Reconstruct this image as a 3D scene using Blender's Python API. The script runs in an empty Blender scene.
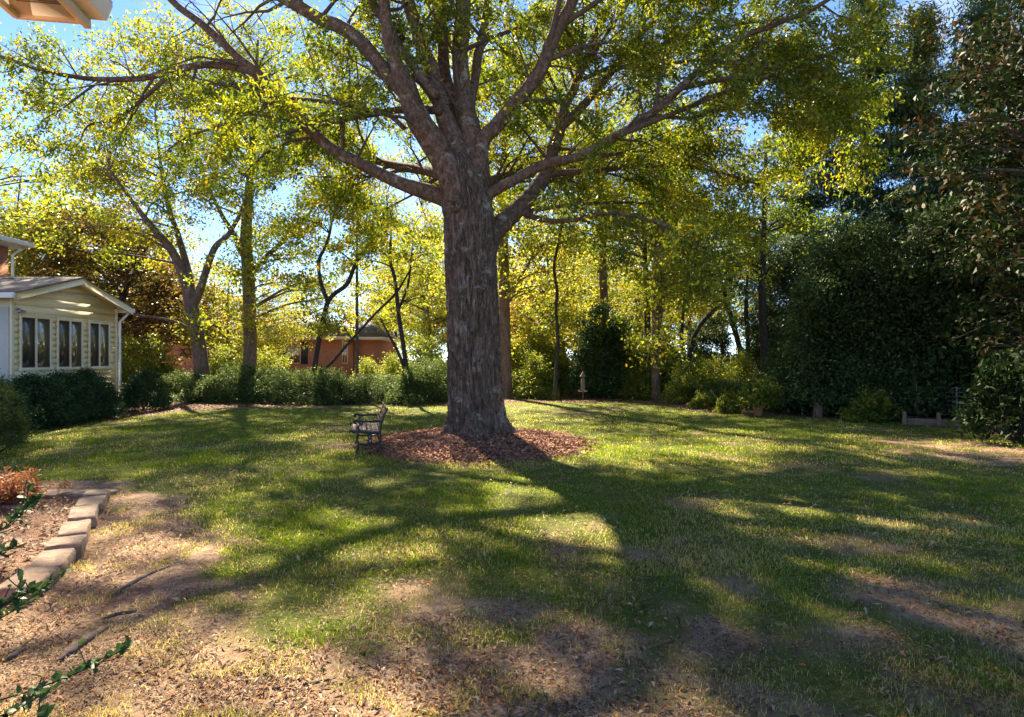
import bpy, math, random
import numpy as np
rng = np.random.default_rng(11)
random.seed(5)
R = math.radians
sc = bpy.context.scene
col = sc.collection

# ------------------------------------------------------------ camera, sky, sun, exposure
F, H, CX, CY = 620.0, 1.75, 512.0, 358.5
cam = bpy.data.cameras.new('camera'); camo = bpy.data.objects.new('camera', cam); col.objects.link(camo)
camo.location = (0, 0, H); camo.rotation_euler = (R(90), 0, 0)
cam.sensor_width = 36; cam.lens = F/1024*36; cam.clip_start = .05; cam.clip_end = 2000
sc.camera = camo

SUN_AZ, SUN_EL = R(-22), R(39)          # azimuth from +Y towards +X
to_sun = np.array([math.sin(SUN_AZ)*math.cos(SUN_EL), math.cos(SUN_AZ)*math.cos(SUN_EL), math.sin(SUN_EL)])
sl = bpy.data.lights.new('sun', 'SUN'); so = bpy.data.objects.new('sun', sl); col.objects.link(so)
sl.energy = 5.0; sl.angle = R(.9); sl.color = (1, .85, .63)
from mathutils import Vector
so.rotation_euler = Vector(to_sun).to_track_quat('Z', 'Y').to_euler()
so.location = (-10, 20, 30)

world = bpy.data.worlds.new('World'); sc.world = world; world.use_nodes = True
wt = world.node_tree; wn = wt.nodes; wl = wt.links
bg = wn['Background']
sky = wn.new('ShaderNodeTexSky'); sky.sky_type = 'NISHITA'; sky.sun_disc = False
sky.sun_elevation = SUN_EL; sky.sun_rotation = SUN_AZ
sky.altitude = 2500; sky.air_density = .8; sky.dust_density = 0.0; sky.ozone_density = 5
bg.inputs[1].default_value = .075
tc = wn.new('ShaderNodeTexCoord'); mp = wn.new('ShaderNodeMapping'); mp.inputs['Scale'].default_value = (1.3, 1.3, 3.2)
nz = wn.new('ShaderNodeTexNoise'); nz.inputs['Scale'].default_value = 2.6; nz.inputs['Detail'].default_value = 7; nz.inputs['Roughness'].default_value = .6
rp = wn.new('ShaderNodeValToRGB'); rp.color_ramp.elements[0].position = .56; rp.color_ramp.elements[1].position = .85
rp.color_ramp.elements[1].color = (.4, .4, .4, 1)
mx = wn.new('ShaderNodeMixRGB'); mx.inputs[2].default_value = (6.0, 6.3, 6.8, 1)
wl.new(tc.outputs['Generated'], mp.inputs[0]); wl.new(mp.outputs[0], nz.inputs['Vector']); wl.new(nz.outputs['Fac'], rp.inputs[0])
wl.new(rp.outputs[0], mx.inputs[0]); wl.new(sky.outputs[0], mx.inputs[1]); wl.new(mx.outputs[0], bg.inputs[0])

sc.view_settings.view_transform = 'Standard'; sc.view_settings.look = 'None'
sc.view_settings.gamma = 1; sc.view_settings.exposure = 2.3
try: sc.view_settings.use_curve_mapping = False
except Exception: pass
sc.cycles.max_bounces = 7; sc.cycles.diffuse_bounces = 4; sc.cycles.transmission_bounces = 4; sc.cycles.glossy_bounces = 2
sc.cycles.use_denoising = True

# ------------------------------------------------------------ helpers
def P(px, py, d): return np.array([(px-CX)/F*d, d, H-(py-CY)/F*d])
def D(py): return H*F/(py-CY)
def Gp(px, py): d = D(py); return (px-CX)/F*d, d
def nrm(a):
    a = np.asarray(a, float); return a/np.maximum(np.linalg.norm(a, axis=-1, keepdims=True), 1e-9)

_perm = rng.random((64, 64, 16))
def vnoise(x, y, z=0.0):
    x, y, z = np.broadcast_arrays(np.asarray(x, float), np.asarray(y, float), np.asarray(z, float))
    xi, yi, zi = np.floor(x).astype(int), np.floor(y).astype(int), np.floor(z).astype(int)
    fx, fy, fz = x-xi, y-yi, z-zi
    fx, fy, fz = [f*f*(3-2*f) for f in (fx, fy, fz)]
    o = 0
    for a in (0, 1):
        for b in (0, 1):
            for c in (0, 1):
                w = (fx if a else 1-fx)*(fy if b else 1-fy)*(fz if c else 1-fz)
                o = o+w*_perm[(xi+a) % 64, (yi+b) % 64, (zi+c) % 16]
    return o
def fbm(x, y, z=0.0, o=4):
    s, a, t = 0, .5, 0
    for k in range(o):
        s = s+a*vnoise(np.asarray(x)*2**k+17*k, np.asarray(y)*2**k+5*k, np.asarray(z)*2**k); t += a; a *= .5
    return s/t

OAK = (-0.72, 12.9)
def mound(x, y):
    q = np.sqrt(((x+.70)/2.12)**2+((y-12.85)/2.5)**2)
    return .30*np.clip(1-q, 0, 1)**.75*np.where(q < 1, 1, 0)
def gz(x, y):
    x = np.asarray(x, float); y = np.asarray(y, float)
    r = np.sqrt(x*x+y*y)
    n = (fbm(x/4+9, y/4+3, 0, 3)-.5)*.10*np.clip(1-(r-30)/40, 0, 1)
    return n*np.clip((r-1)/4, 0, 1)+mound(x, y)*.92
def gzf(x, y): return float(gz(x, y))

def mk_mesh(name, V, Q=None, T=None, mats=(), fattr=None, smooth=False, vcol=None):
    V = np.asarray(V, np.float32).reshape(-1, 3)
    Q = np.zeros((0, 4), int) if Q is None or len(Q) == 0 else np.asarray(Q, int)
    T = np.zeros((0, 3), int) if T is None or len(T) == 0 else np.asarray(T, int)
    me = bpy.data.meshes.new(name)
    me.vertices.add(len(V)); me.vertices.foreach_set('co', V.ravel())
    nl = Q.size+T.size; me.loops.add(nl)
    me.loops.foreach_set('vertex_index', np.concatenate([Q.ravel(), T.ravel()]).astype(np.int32))
    npoly = len(Q)+len(T); me.polygons.add(npoly)
    ls = np.concatenate([np.arange(len(Q))*4, Q.size+np.arange(len(T))*3]).astype(np.int32)
    me.polygons.foreach_set('loop_start', ls)
    if smooth: me.polygons.foreach_set('use_smooth', np.ones(npoly, bool))
    me.update(calc_edges=True)
    if fattr is not None:
        a = me.attributes.new('tint', 'FLOAT', 'FACE'); a.data.foreach_set('value', np.asarray(fattr, np.float32))
    if vcol is not None:
        a = me.attributes.new('zone', 'FLOAT_COLOR', 'POINT'); a.data.foreach_set('color', np.asarray(vcol, np.float32).ravel())
    for m in mats: me.materials.append(m)
    return me

class MB:
    def __init__(s): s.V = []; s.Q = []; s.T = []; s.n = 0
    def add(s, V, Q=(), T=()):
        V = np.asarray(V, float).reshape(-1, 3)
        if len(Q): s.Q.append(np.asarray(Q, int)+s.n)
        if len(T): s.T.append(np.asarray(T, int)+s.n)
        s.V.append(V); s.n += len(V)
    def box(s, x0, x1, y0, y1, z0, z1):
        V = [(x, y, z) for z in (z0, z1) for y in (y0, y1) for x in (x0, x1)]
        s.add(V, [(0, 2, 3, 1), (4, 5, 7, 6), (0, 1, 5, 4), (2, 6, 7, 3), (0, 4, 6, 2), (1, 3, 7, 5)])
    def prism(s, poly, n0, n1, ax='x'):
        """polygon (a,b) extruded along an axis from n0 to n1"""
        k = len(poly); V = []
        for n in (n0, n1):
            for a, b in poly:
                V.append((n, a, b) if ax == 'x' else (a, n, b) if ax == 'y' else (a, b, n))
        Q = [(i, (i+1) % k, k+(i+1) % k, k+i) for i in range(k)]
        T = [(0, i, i+1) for i in range(1, k-1)]+[(k, k+i+1, k+i) for i in range(1, k-1)]
        s.add(V, Q, T)
    def tube(s, pts, rad, n=6, flat=None, cap=True):
        pts = np.asarray(pts, float); m = len(pts)
        rad = np.broadcast_to(np.asarray(rad, float), (m,))
        t = nrm(np.gradient(pts, axis=0))
        ref = np.array([0, 0, 1.]) if abs(t[0][2]) < .9 else np.array([1., 0, 0])
        u = nrm(np.cross(t[0], ref)); U = []
        for i in range(m):
            u = u-t[i]*np.dot(u, t[i]); u = u/max(np.linalg.norm(u), 1e-9); U.append(u)
        U = np.array(U); W = np.cross(t, U)
        a = np.arange(n)*2*math.pi/n
        fl = 1 if flat is None else flat
        V = pts[:, None]+rad[:, None, None]*(U[:, None]*np.cos(a)[None, :, None]+fl*W[:, None]*np.sin(a)[None, :, None])
        i, j = np.meshgrid(np.arange(m-1), np.arange(n), indexing='ij')
        Q = np.stack([i*n+j, i*n+(j+1) % n, (i+1)*n+(j+1) % n, (i+1)*n+j], -1).reshape(-1, 4)
        V = V.reshape(-1, 3)
        T = []
        if cap:
            V = np.vstack([V, pts[:1], pts[-1:]])
            T = [(m*n, (k+1) % n, k) for k in range(n)]+[(m*n+1, (m-1)*n+k, (m-1)*n+(k+1) % n) for k in range(n)]
        s.add(V, Q, T)
    def mesh(s, name, mat, smooth=False):
        V = np.concatenate(s.V) if s.V else np.zeros((0, 3))
        return mk_mesh(name, V, np.concatenate(s.Q) if s.Q else None, np.concatenate(s.T) if s.T else None, [mat], smooth=smooth)
    def build(s, name, mat, parent=None, smooth=False, bevel=0):
        o = bpy.data.objects.new(name, s.mesh(name, mat, smooth)); col.objects.link(o)
        if parent: o.parent = parent
        if bevel:
            b = o.modifiers.new('bevel', 'BEVEL'); b.width = bevel; b.segments = 2
        return o

def obj(name, me, parent=None):
    o = bpy.data.objects.new(name, me); col.objects.link(o)
    if parent: o.parent = parent
    return o
def tag(o, label=None, cat=None, group=None, kind=None):
    if label: o['label'] = label
    if cat: o['category'] = cat
    if group: o['group'] = group
    if kind: o['kind'] = kind
    return o
def empty(name, loc=(0, 0, 0), rz=0, s=1):
    o = bpy.data.objects.new(name, None); col.objects.link(o); o.location = loc; o.rotation_euler = (0, 0, rz)
    o.scale = (s, s, s) if not hasattr(s, '__len__') else s
    o.empty_display_size = .2
    return o
def dup(root, loc, rz=0, s=1, label=None, group=None, cat=None):
    r = root.copy(); col.objects.link(r); r.location = loc; r.rotation_euler = (0, 0, rz)
    r.scale = (s, s, s) if not hasattr(s, '__len__') else s
    for ch in list(root.children):
        c = ch.copy(); col.objects.link(c); c.parent = r
        for g in list(ch.children):
            d = g.copy(); col.objects.link(d); d.parent = c
    tag(r, label, cat, group)
    return r
def catmull(pts, k=5):
    pts = np.asarray(pts, float); n = len(pts); out = []
    for i in range(n-1):
        p0, p1, p2, p3 = pts[max(i-1, 0)], pts[i], pts[i+1], pts[min(i+2, n-1)]
        for j in range(k):
            t = j/k
            out.append(.5*((2*p1)+(-p0+p2)*t+(2*p0-5*p1+4*p2-p3)*t*t+(-p0+3*p1-3*p2+p3)*t**3))
    out.append(pts[-1]); return np.array(out)

# ------------------------------------------------------------ materials
def new_mat(name):
    m = bpy.data.materials.new(name); m.use_nodes = True
    nt = m.node_tree; b = nt.nodes['Principled BSDF']
    return m, nt, nt.nodes, nt.links, b
def c4(c): return (*c, 1)
def ramp(nd, stops, interp='LINEAR'):
    r = nd.new('ShaderNodeValToRGB'); r.color_ramp.interpolation = interp
    e = r.color_ramp.elements
    while len(e) < len(stops): e.new(.5)
    for k, (p, c) in enumerate(stops): e[k].position = p; e[k].color = c4(c) if len(c) == 3 else c
    return r
def noise(nd, lk, scale, detail=6, rough=.6, vec=None, dist=0):
    n = nd.new('ShaderNodeTexNoise'); n.inputs['Scale'].default_value = scale; n.inputs['Detail'].default_value = detail
    n.inputs['Roughness'].default_value = rough; n.inputs['Distortion'].default_value = dist
    if vec is not None: lk.new(vec, n.inputs['Vector'])
    return n
def objvec(nd, lk, scale=(1, 1, 1)):
    t = nd.new('ShaderNodeTexCoord'); m = nd.new('ShaderNodeMapping'); m.inputs['Scale'].default_value = scale
    lk.new(t.outputs['Object'], m.inputs[0]); return m.outputs[0]
def bump(nd, lk, h, b, strength=.4, dist=.02):
    n = nd.new('ShaderNodeBump'); n.inputs['Strength'].default_value = strength; n.inputs['Distance'].default_value = dist
    lk.new(h, n.inputs['Height']); lk.new(n.outputs[0], b.inputs['Normal']); return n

def leaf_mat(name, stops, trans=.45, boost=1.5, rough=.5, spec=.3, hue=.5):
    m, nt, nd, lk, b = new_mat(name)
    at = nd.new('ShaderNodeAttribute'); at.attribute_name = 'tint'
    r = ramp(nd, stops); lk.new(at.outputs['Fac'], r.inputs[0])
    # slow variation between whole boughs
    n = noise(nd, lk, .45, 2, .5, objvec(nd, lk)); mul = nd.new('ShaderNodeMapRange')
    mul.inputs[1].default_value = .3; mul.inputs[2].default_value = .7; mul.inputs[3].default_value = .82; mul.inputs[4].default_value = 1.15
    lk.new(n.outputs['Fac'], mul.inputs[0])
    hs0 = nd.new('ShaderNodeHueSaturation'); lk.new(r.outputs[0], hs0.inputs['Color']); lk.new(mul.outputs[0], hs0.inputs['Value'])
    lk.new(hs0.outputs[0], b.inputs['Base Color'])
    b.inputs['Roughness'].default_value = rough; b.inputs['Specular IOR Level'].default_value = spec
    hs = nd.new('ShaderNodeHueSaturation'); hs.inputs['Value'].default_value = boost; hs.inputs['Hue'].default_value = hue; hs.inputs['Saturation'].default_value = 1.08
    lk.new(hs0.outputs[0], hs.inputs['Color'])
    tr = nd.new('ShaderNodeBsdfTranslucent'); lk.new(hs.outputs[0], tr.inputs[0])
    mx = nd.new('ShaderNodeMixShader'); mx.inputs[0].default_value = trans
    lk.new(b.outputs[0], mx.inputs[1]); lk.new(tr.outputs[0], mx.inputs[2])
    lk.new(mx.outputs[0], nd['Material Output'].inputs['Surface'])
    return m

def bark_mat(name, c1, c2, c3, vs=3.0, lich=(.45, .43, .38), la=.5, stretch=.25, bs=.6):
    m, nt, nd, lk, b = new_mat(name)
    v = objvec(nd, lk, (1, 1, stretch))
    n = noise(nd, lk, vs*4, 9, .68, v, .6)
    r = ramp(nd, [(.30, c1), (.52, c2), (.72, c3)]); lk.new(n.outputs['Fac'], r.inputs[0])
    v2 = objvec(nd, lk)
    n2 = noise(nd, lk, 3.2, 8, .72, v2, .3); r2 = ramp(nd, [(.56, (0, 0, 0)), (.66, (la, la, la))]); lk.new(n2.outputs['Fac'], r2.inputs[0])
    mx = nd.new('ShaderNodeMixRGB'); mx.inputs[2].default_value = c4(lich)
    lk.new(r2.outputs[0], mx.inputs[0]); lk.new(r.outputs[0], mx.inputs[1])
    n3 = noise(nd, lk, 25, 5, .7, v2); m3 = nd.new('ShaderNodeMapRange'); m3.inputs[3].default_value = .6; m3.inputs[4].default_value = 1.35
    lk.new(n3.outputs['Fac'], m3.inputs[0])
    hs = nd.new('ShaderNodeHueSaturation'); lk.new(mx.outputs[0], hs.inputs['Color']); lk.new(m3.outputs[0], hs.inputs['Value'])
    lk.new(hs.outputs[0], b.inputs['Base Color']); b.inputs['Roughness'].default_value = .9; b.inputs['Specular IOR Level'].default_value = .15
    bump(nd, lk, n.outputs['Fac'], b, bs, .03)
    return m

def plain(name, c, rough=.6, spec=.3, var=.15, sc_=8, bs=.1, metal=0):
    m, nt, nd, lk, b = new_mat(name)
    n = noise(nd, lk, sc_, 7, .65, objvec(nd, lk))
    r = ramp(nd, [(.25, tuple(x*(1-var) for x in c)), (.75, tuple(min(1, x*(1+var)) for x in c))]); lk.new(n.outputs['Fac'], r.inputs[0])
    lk.new(r.outputs[0], b.inputs['Base Color']); b.inputs['Roughness'].default_value = rough
    b.inputs['Specular IOR Level'].default_value = spec; b.inputs['Metallic'].default_value = metal
    if bs: bump(nd, lk, n.outputs['Fac'], b, bs, .01)
    return m

M = {}
M['oak_leaf'] = leaf_mat('oak_leaf', [(0, (.04, .068, .010)), (.42, (.125, .175, .02)), (.72, (.27, .28, .03)), (.93, (.42, .32, .03)), (1, (.48, .17, .02))], .5, 1.5)
M['green_leaf'] = leaf_mat('green_leaf', [(0, (.06, .095, .014)), (.4, (.17, .22, .028)), (.8, (.33, .33, .04)), (1, (.50, .27, .04))], .5, 1.5)
M['yellow_leaf'] = leaf_mat('yellow_leaf', [(0, (.06, .10, .018)), (.4, (.20, .235, .035)), (.78, (.40, .36, .06)), (1, (.55, .26, .05))], .6, 1.5)
M['orange_leaf'] = leaf_mat('orange_leaf', [(0, (.20, .12, .03)), (.4, (.44, .25, .07)), (.8, (.58, .40, .12)), (1, (.6, .25, .06))], .5, 1.3)
M['bronze_leaf'] = leaf_mat('bronze_leaf', [(0, (.05, .055, .015)), (.5, (.14, .11, .03)), (1, (.30, .17, .05))], .35, 1.4)
M['dark_leaf'] = leaf_mat('dark_leaf', [(0, (.02, .04, .014)), (.5, (.05, .085, .026)), (.85, (.10, .15, .04)), (1, (.20, .24, .06))], .25, 1.5, .5, .22)
M['hedge_leaf'] = leaf_mat('hedge_leaf', [(0, (.02, .045, .014)), (.5, (.045, .085, .028)), (1, (.09, .15, .045))], .2, 1.4, .5, .22)
M['cover_leaf'] = leaf_mat('cover_leaf', [(0, (.025, .05, .014)), (.5, (.07, .11, .03)), (1, (.20, .24, .07))], .35, 1.4, .6, .2)
M['lime_leaf'] = leaf_mat('lime_leaf', [(0, (.05, .08, .015)), (.5, (.17, .21, .03)), (1, (.42, .40, .07))], .5, 1.5)
M['magnolia_leaf'] = leaf_mat('magnolia_leaf', [(0, (.012, .026, .008)), (.6, (.032, .055, .015)), (.78, (.08, .055, .022)), (1, (.17, .09, .035))], .12, 1.4, .6, .10)
M['conifer_leaf'] = leaf_mat('conifer_leaf', [(0, (.03, .06, .035)), (.5, (.065, .115, .06)), (.9, (.13, .18, .07)), (1, (.26, .25, .09))], .3, 1.6)
M['cedar_leaf'] = leaf_mat('cedar_leaf', [(0, (.08, .11, .03)), (.5, (.17, .20, .05)), (1, (.34, .32, .08))], .4, 1.5)
M['rust_leaf'] = leaf_mat('rust_leaf', [(0, (.14, .05, .03)), (.5, (.30, .12, .06)), (1, (.36, .24, .10))], .4, 1.4)
M['grass'] = leaf_mat('grass', [(0, (.065, .11, .010)), (.5, (.17, .24, .018)), (.8, (.32, .34, .03)), (.9, (.46, .38, .14)), (1, (.60, .48, .22))], .5, 1.7, .5, .25)
M['litter'] = leaf_mat('litter', [(0, (.06, .032, .018)), (.4, (.18, .10, .055)), (.68, (.33, .20, .11)), (.87, (.55, .40, .25)), (.91, (.48, .16, .04)), (1, (.60, .27, .06))], .25, 1.2, .65, .2)
M['mulch'] = leaf_mat('mulch', [(0, (.11, .048, .028)), (.5, (.30, .14, .085)), (1, (.50, .28, .18))], .05, 1.1, .85, .1)
M['oak_bark'] = bark_mat('oak_bark', (.022, .015, .011), (.125, .086, .060), (.29, .215, .16), 3.4, (.50, .46, .38), .5, .22, 1.0)
M['limb_bark'] = bark_mat('limb_bark', (.035, .022, .015), (.125, .082, .056), (.26, .185, .135), 3.2, (.44, .41, .34), .55, .7, 1)
M['twig_bark'] = plain('twig_bark', (.10, .07, .055), .9, .1, .3)
M['grey_bark'] = bark_mat('grey_bark', (.05, .04, .034), (.13, .10, .085), (.22, .18, .15), 3, (.35, .33, .28), .4, .3)
M['dark_bark'] = bark_mat('dark_bark', (.02, .017, .015), (.055, .045, .038), (.10, .08, .065), 4, (.2, .2, .17), .3, .4)
M['pine_bark'] = bark_mat('pine_bark', (.07, .045, .032), (.20, .13, .09), (.34, .24, .18), 3, (.4, .34, .28), .2, .3)
M['cream'] = plain('cream', (.82, .71, .46), .55, .3, .05, 3, .02)
M['cream_trim'] = plain('cream_trim', (.80, .71, .50), .5, .3, .04, 3, .02)
M['white'] = plain('white', (.80, .79, .76), .45, .4, .04, 3, .02)
M['soffit'] = plain('soffit', (.74, .62, .50), .55, .3, .04, 4, .02)
M['brown_frame'] = plain('brown_frame', (.20, .15, .11), .5, .3, .1)
M['black_iron'] = plain('black_iron', (.012, .014, .013), .45, .5, .3, 30, .2)
M['bench_wood'] = plain('bench_wood', (.24, .13, .10), .6, .3, .25, 14, .2)
M['concrete'] = plain('concrete', (.36, .33, .29), .9, .1, .2, 12, .3)
M['terracotta'] = plain('terracotta', (.55, .24, .13), .8, .2, .15)
M['wood_post'] = plain('wood_post', (.22, .16, .11), .85, .15, .3, 10, .3)
M['wire'] = plain('wire', (.34, .34, .33), .5, .4, .1, 8, 0)
M['shutter'] = plain('shutter', (.035, .042, .05), .5, .3, .1)

def stone_mat():
    m, nt, nd, lk, b = new_mat('edging_stone')
    v = objvec(nd, lk); n = noise(nd, lk, 7, 10, .7, v); r = ramp(nd, [(.3, (.11, .068, .042)), (.48, (.22, .145, .095)), (.56, (.27, .185, .125)), (.7, (.40, .30, .21))])
    lk.new(n.outputs['Fac'], r.inputs[0]); lk.new(r.outputs[0], b.inputs['Base Color']); b.inputs['Roughness'].default_value = .9
    bump(nd, lk, n.outputs['Fac'], b, .7, .03); return m
M['stone'] = stone_mat()

def brick_mat(name, ca, cb, mort, axis='x'):
    m, nt, nd, lk, b = new_mat(name)
    t = nd.new('ShaderNodeTexCoord'); sp = nd.new('ShaderNodeSeparateXYZ'); cb_ = nd.new('ShaderNodeCombineXYZ'); ad = nd.new('ShaderNodeMath')
    lk.new(t.outputs['Object'], sp.inputs[0]); lk.new(sp.outputs[0], ad.inputs[0]); lk.new(sp.outputs[1], ad.inputs[1])
    lk.new(ad.outputs[0], cb_.inputs[0]); lk.new(sp.outputs[2], cb_.inputs[1])
    br = nd.new('ShaderNodeTexBrick'); lk.new(cb_.outputs[0], br.inputs['Vector'])
    br.inputs['Color1'].default_value = c4(ca); br.inputs['Color2'].default_value = c4(cb); br.inputs['Mortar'].default_value = c4(mort)
    br.inputs['Scale'].default_value = 1; br.inputs['Mortar Size'].default_value = .008; br.inputs['Brick Width'].default_value = .215; br.inputs['Row Height'].default_value = .075
    n = noise(nd, lk, 6, 6, .6, t.outputs['Object']); mr = nd.new('ShaderNodeMapRange'); mr.inputs[3].default_value = .7; mr.inputs[4].default_value = 1.3
    lk.new(n.outputs['Fac'], mr.inputs[0]); hs = nd.new('ShaderNodeHueSaturation'); lk.new(br.outputs[0], hs.inputs['Color']); lk.new(mr.outputs[0], hs.inputs['Value'])
    lk.new(hs.outputs[0], b.inputs['Base Color']); b.inputs['Roughness'].default_value = .9
    bump(nd, lk, br.outputs['Fac'], b, -.4, .01); return m
M['brick'] = brick_mat('brick', (.42, .15, .07), (.52, .21, .10), (.45, .38, .30))
M['brick_far'] = brick_mat('brick_far', (.36, .12, .055), (.46, .17, .08), (.42, .32, .24))

def shingle_mat():
    m, nt, nd, lk, b = new_mat('shingles')
    t = nd.new('ShaderNodeTexCoord')
    br = nd.new('ShaderNodeTexBrick'); lk.new(t.outputs['Object'], br.inputs['Vector'])
    br.inputs['Color1'].default_value = (.12, .115, .11, 1); br.inputs['Color2'].default_value = (.23, .215, .20, 1); br.inputs['Mortar'].default_value = (.05, .05, .05, 1)
    br.inputs['Scale'].default_value = 1; br.inputs['Mortar Size'].default_value = .006; br.inputs['Brick Width'].default_value = .3; br.inputs['Row Height'].default_value = .14
    n = noise(nd, lk, 40, 4, .7, t.outputs['Object']); mr = nd.new('ShaderNodeMapRange'); mr.inputs[3].default_value = .6; mr.inputs[4].default_value = 1.4
    lk.new(n.outputs['Fac'], mr.inputs[0]); hs = nd.new('ShaderNodeHueSaturation'); lk.new(br.outputs[0], hs.inputs['Color']); lk.new(mr.outputs[0], hs.inputs['Value'])
    lk.new(hs.outputs[0], b.inputs['Base Color']); b.inputs['Roughness'].default_value = .9; return m
M['shingles'] = shingle_mat()

def glass_mat(name, refl, base):
    m, nt, nd, lk, b = new_mat(name)
    b.inputs['Base Color'].default_value = c4(base); b.inputs['Roughness'].default_value = .4
    g = nd.new('ShaderNodeBsdfGlossy'); g.inputs['Roughness'].default_value = .08; g.inputs['Color'].default_value = (.9, .92, .9, 1)
    n = noise(nd, lk, 5, 3, .5, objvec(nd, lk)); bp = nd.new('ShaderNodeBump'); bp.inputs['Strength'].default_value = .10; bp.inputs['Distance'].default_value = .05
    lk.new(n.outputs['Fac'], bp.inputs['Height']); lk.new(bp.outputs[0], g.inputs['Normal'])
    mx = nd.new('ShaderNodeMixShader'); mx.inputs[0].default_value = refl
    lk.new(b.outputs[0], mx.inputs[1]); lk.new(g.outputs[0], mx.inputs[2]); lk.new(mx.outputs[0], nd['Material Output'].inputs[0]); return m
M['glass_clear'] = glass_mat('glass_clear', .34, (.14, .12, .075))
M['glass_screen'] = glass_mat('glass_screen', .12, (.045, .042, .036))

def ground_mat():
    m, nt, nd, lk, b = new_mat('lawn_ground')
    at = nd.new('ShaderNodeAttribute'); at.attribute_name = 'zone'; sp = nd.new('ShaderNodeSeparateColor'); lk.new(at.outputs['Color'], sp.inputs[0])
    t = nd.new('ShaderNodeTexCoord'); v = t.outputs['Object']
    nf = noise(nd, lk, 22, 9, .75, v, .5); nm = noise(nd, lk, 3.0, 8, .7, v); nff = noise(nd, lk, 90, 5, .7, v)
    gr = ramp(nd, [(.30, (.035, .05, .012)), (.47, (.09, .12, .02)), (.60, (.19, .18, .05)), (.72, (.40, .30, .16))])
    nadd = nd.new('ShaderNodeMath'); nadd.operation = 'MULTIPLY_ADD'; nadd.inputs[1].default_value = .55; lk.new(nm.outputs['Fac'], nadd.inputs[0])
    nsub = nd.new('ShaderNodeMath'); nsub.operation = 'SUBTRACT'; nsub.inputs[1].default_value = .275; lk.new(nf.outputs['Fac'], nsub.inputs[0]); lk.new(nsub.outputs[0], nadd.inputs[2]); lk.new(nadd.outputs[0], gr.inputs[0])
    di = ramp(nd, [(.30, (.12, .068, .038)), (.47, (.31, .20, .125)), (.60, (.46, .33, .22)), (.75, (.62, .49, .36))]); lk.new(nadd.outputs[0], di.inputs[0])
    li = ramp(nd, [(.3, (.10, .055, .035)), (.5, (.26, .15, .095)), (.7, (.46, .30, .21))]); lk.new(nff.outputs['Fac'], li.inputs[0])
    # broken edge between turf and soil
    a = nd.new('ShaderNodeMath'); a.operation = 'ADD'; lk.new(sp.outputs[0], a.inputs[0])
    s = nd.new('ShaderNodeMath'); s.operation = 'MULTIPLY_ADD'; s.inputs[1].default_value = 1.3; s.inputs[2].default_value = -.65; lk.new(nf.outputs['Fac'], s.inputs[0])
    lk.new(s.outputs[0], a.inputs[1]); rr = ramp(nd, [(.35, (0, 0, 0)), (.6, (1, 1, 1))]); lk.new(a.outputs[0], rr.inputs[0])
    mx = nd.new('ShaderNodeMixRGB'); lk.new(rr.outputs[0], mx.inputs[0]); lk.new(di.outputs[0], mx.inputs[1]); lk.new(gr.outputs[0], mx.inputs[2])
    mx2 = nd.new('ShaderNodeMixRGB'); lk.new(sp.outputs[1], mx2.inputs[0]); lk.new(mx.outputs[0], mx2.inputs[1]); lk.new(li.outputs[0], mx2.inputs[2])
    lk.new(mx2.outputs[0], b.inputs['Base Color']); b.inputs['Roughness'].default_value = .95; b.inputs['Specular IOR Level'].default_value = .1
    bump(nd, lk, nf.outputs['Fac'], b, .9, .05); return m
M['ground'] = ground_mat()

# ------------------------------------------------------------ ground
EDGE_PX = np.array([-900, 0, 19, 60, 110, 165, 200, 250, 440, 520, 640, 690, 720, 800, 900, 960, 1024, 1500])
EDGE_PY = np.array([440, 431, 427, 422, 418, 414, 410, 408, 406, 403, 403, 410, 413, 417, 423, 428, 437, 470.])
def edge_d(px): return H*F/(np.interp(px, EDGE_PX, EDGE_PY)-CY)
def sstep(a, b, x): t = np.clip((x-a)/(b-a), 0, 1); return t*t*(3-2*t)
def zones(x, y):
    x = np.asarray(x, float); y = np.asarray(y, float)
    yy = np.maximum(y, .5); px = CX+F*x/yy
    wob = (fbm(x/1.2+31, y/1.2, 0, 4)-.5)
    litter = np.where(y > .5, sstep(-.25, .25, y-edge_d(px)+wob*.8), 0)
    q = np.sqrt(((x+.70)/2.12)**2+((y-12.85)/2.5)**2); litter = np.maximum(litter, 1-sstep(.93, 1.03, q+wob*.15))
    # planting bed behind the stone edging
    litter = np.maximum(litter, sstep(-.1, .1, np.interp(y, [3, 4.5, 5.5, 6.5, 7.6, 8.2], [-3.3, -3.75, -4.0, -4.6, -5.2, -6.5])-x)*(y < 8.2)*(y > 2))
    g = .92+(fbm(x/2.2, y/2.2+40, 0, 4)-.5)*1.1
    left = sstep(.8, -.8, (x-(0.15-.60*y))+wob*3.2)*sstep(9.4, 7.6, y+wob)
    g = g-left*1.25
    for (cx, cy, rx, ry, st) in [(-.6, 3.4, 1.2, .9, .5), (.5, 5.9, 1.1, .7, .38), (-.9, 4.9, .9, .6, .3), (1.3, 3.2, 1.0, .8, .4), (7.2, 10.8, 3.2, 1.3, .62), (8.5, 13, 3, 1.3, .45), (3.2, 4.2, .8, .7, .35), (-3.2, 12.2, .9, .8, .6), (1.9, 8, 1, .8, .25), (2.6, 5.2, 1.6, .9, .12), (4.6, 4.6, 1.6, .8, .15), (.6, 4.2, 1.2, .7, .2), (-1.8, 5.4, .7, .6, .35), (4.5, 9.5, 2, .9, .25)]:
        g = g-st*np.exp(-(((x-cx)/rx)**2+((y-cy)/ry)**2))
    g = g+(fbm(x*2.3+11, y*2.3, 0, 4)-.5)*1.35*np.clip(1.3-g, .25, 1)
    return np.clip(g, 0, 1), np.clip(litter, 0, 1)
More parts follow.
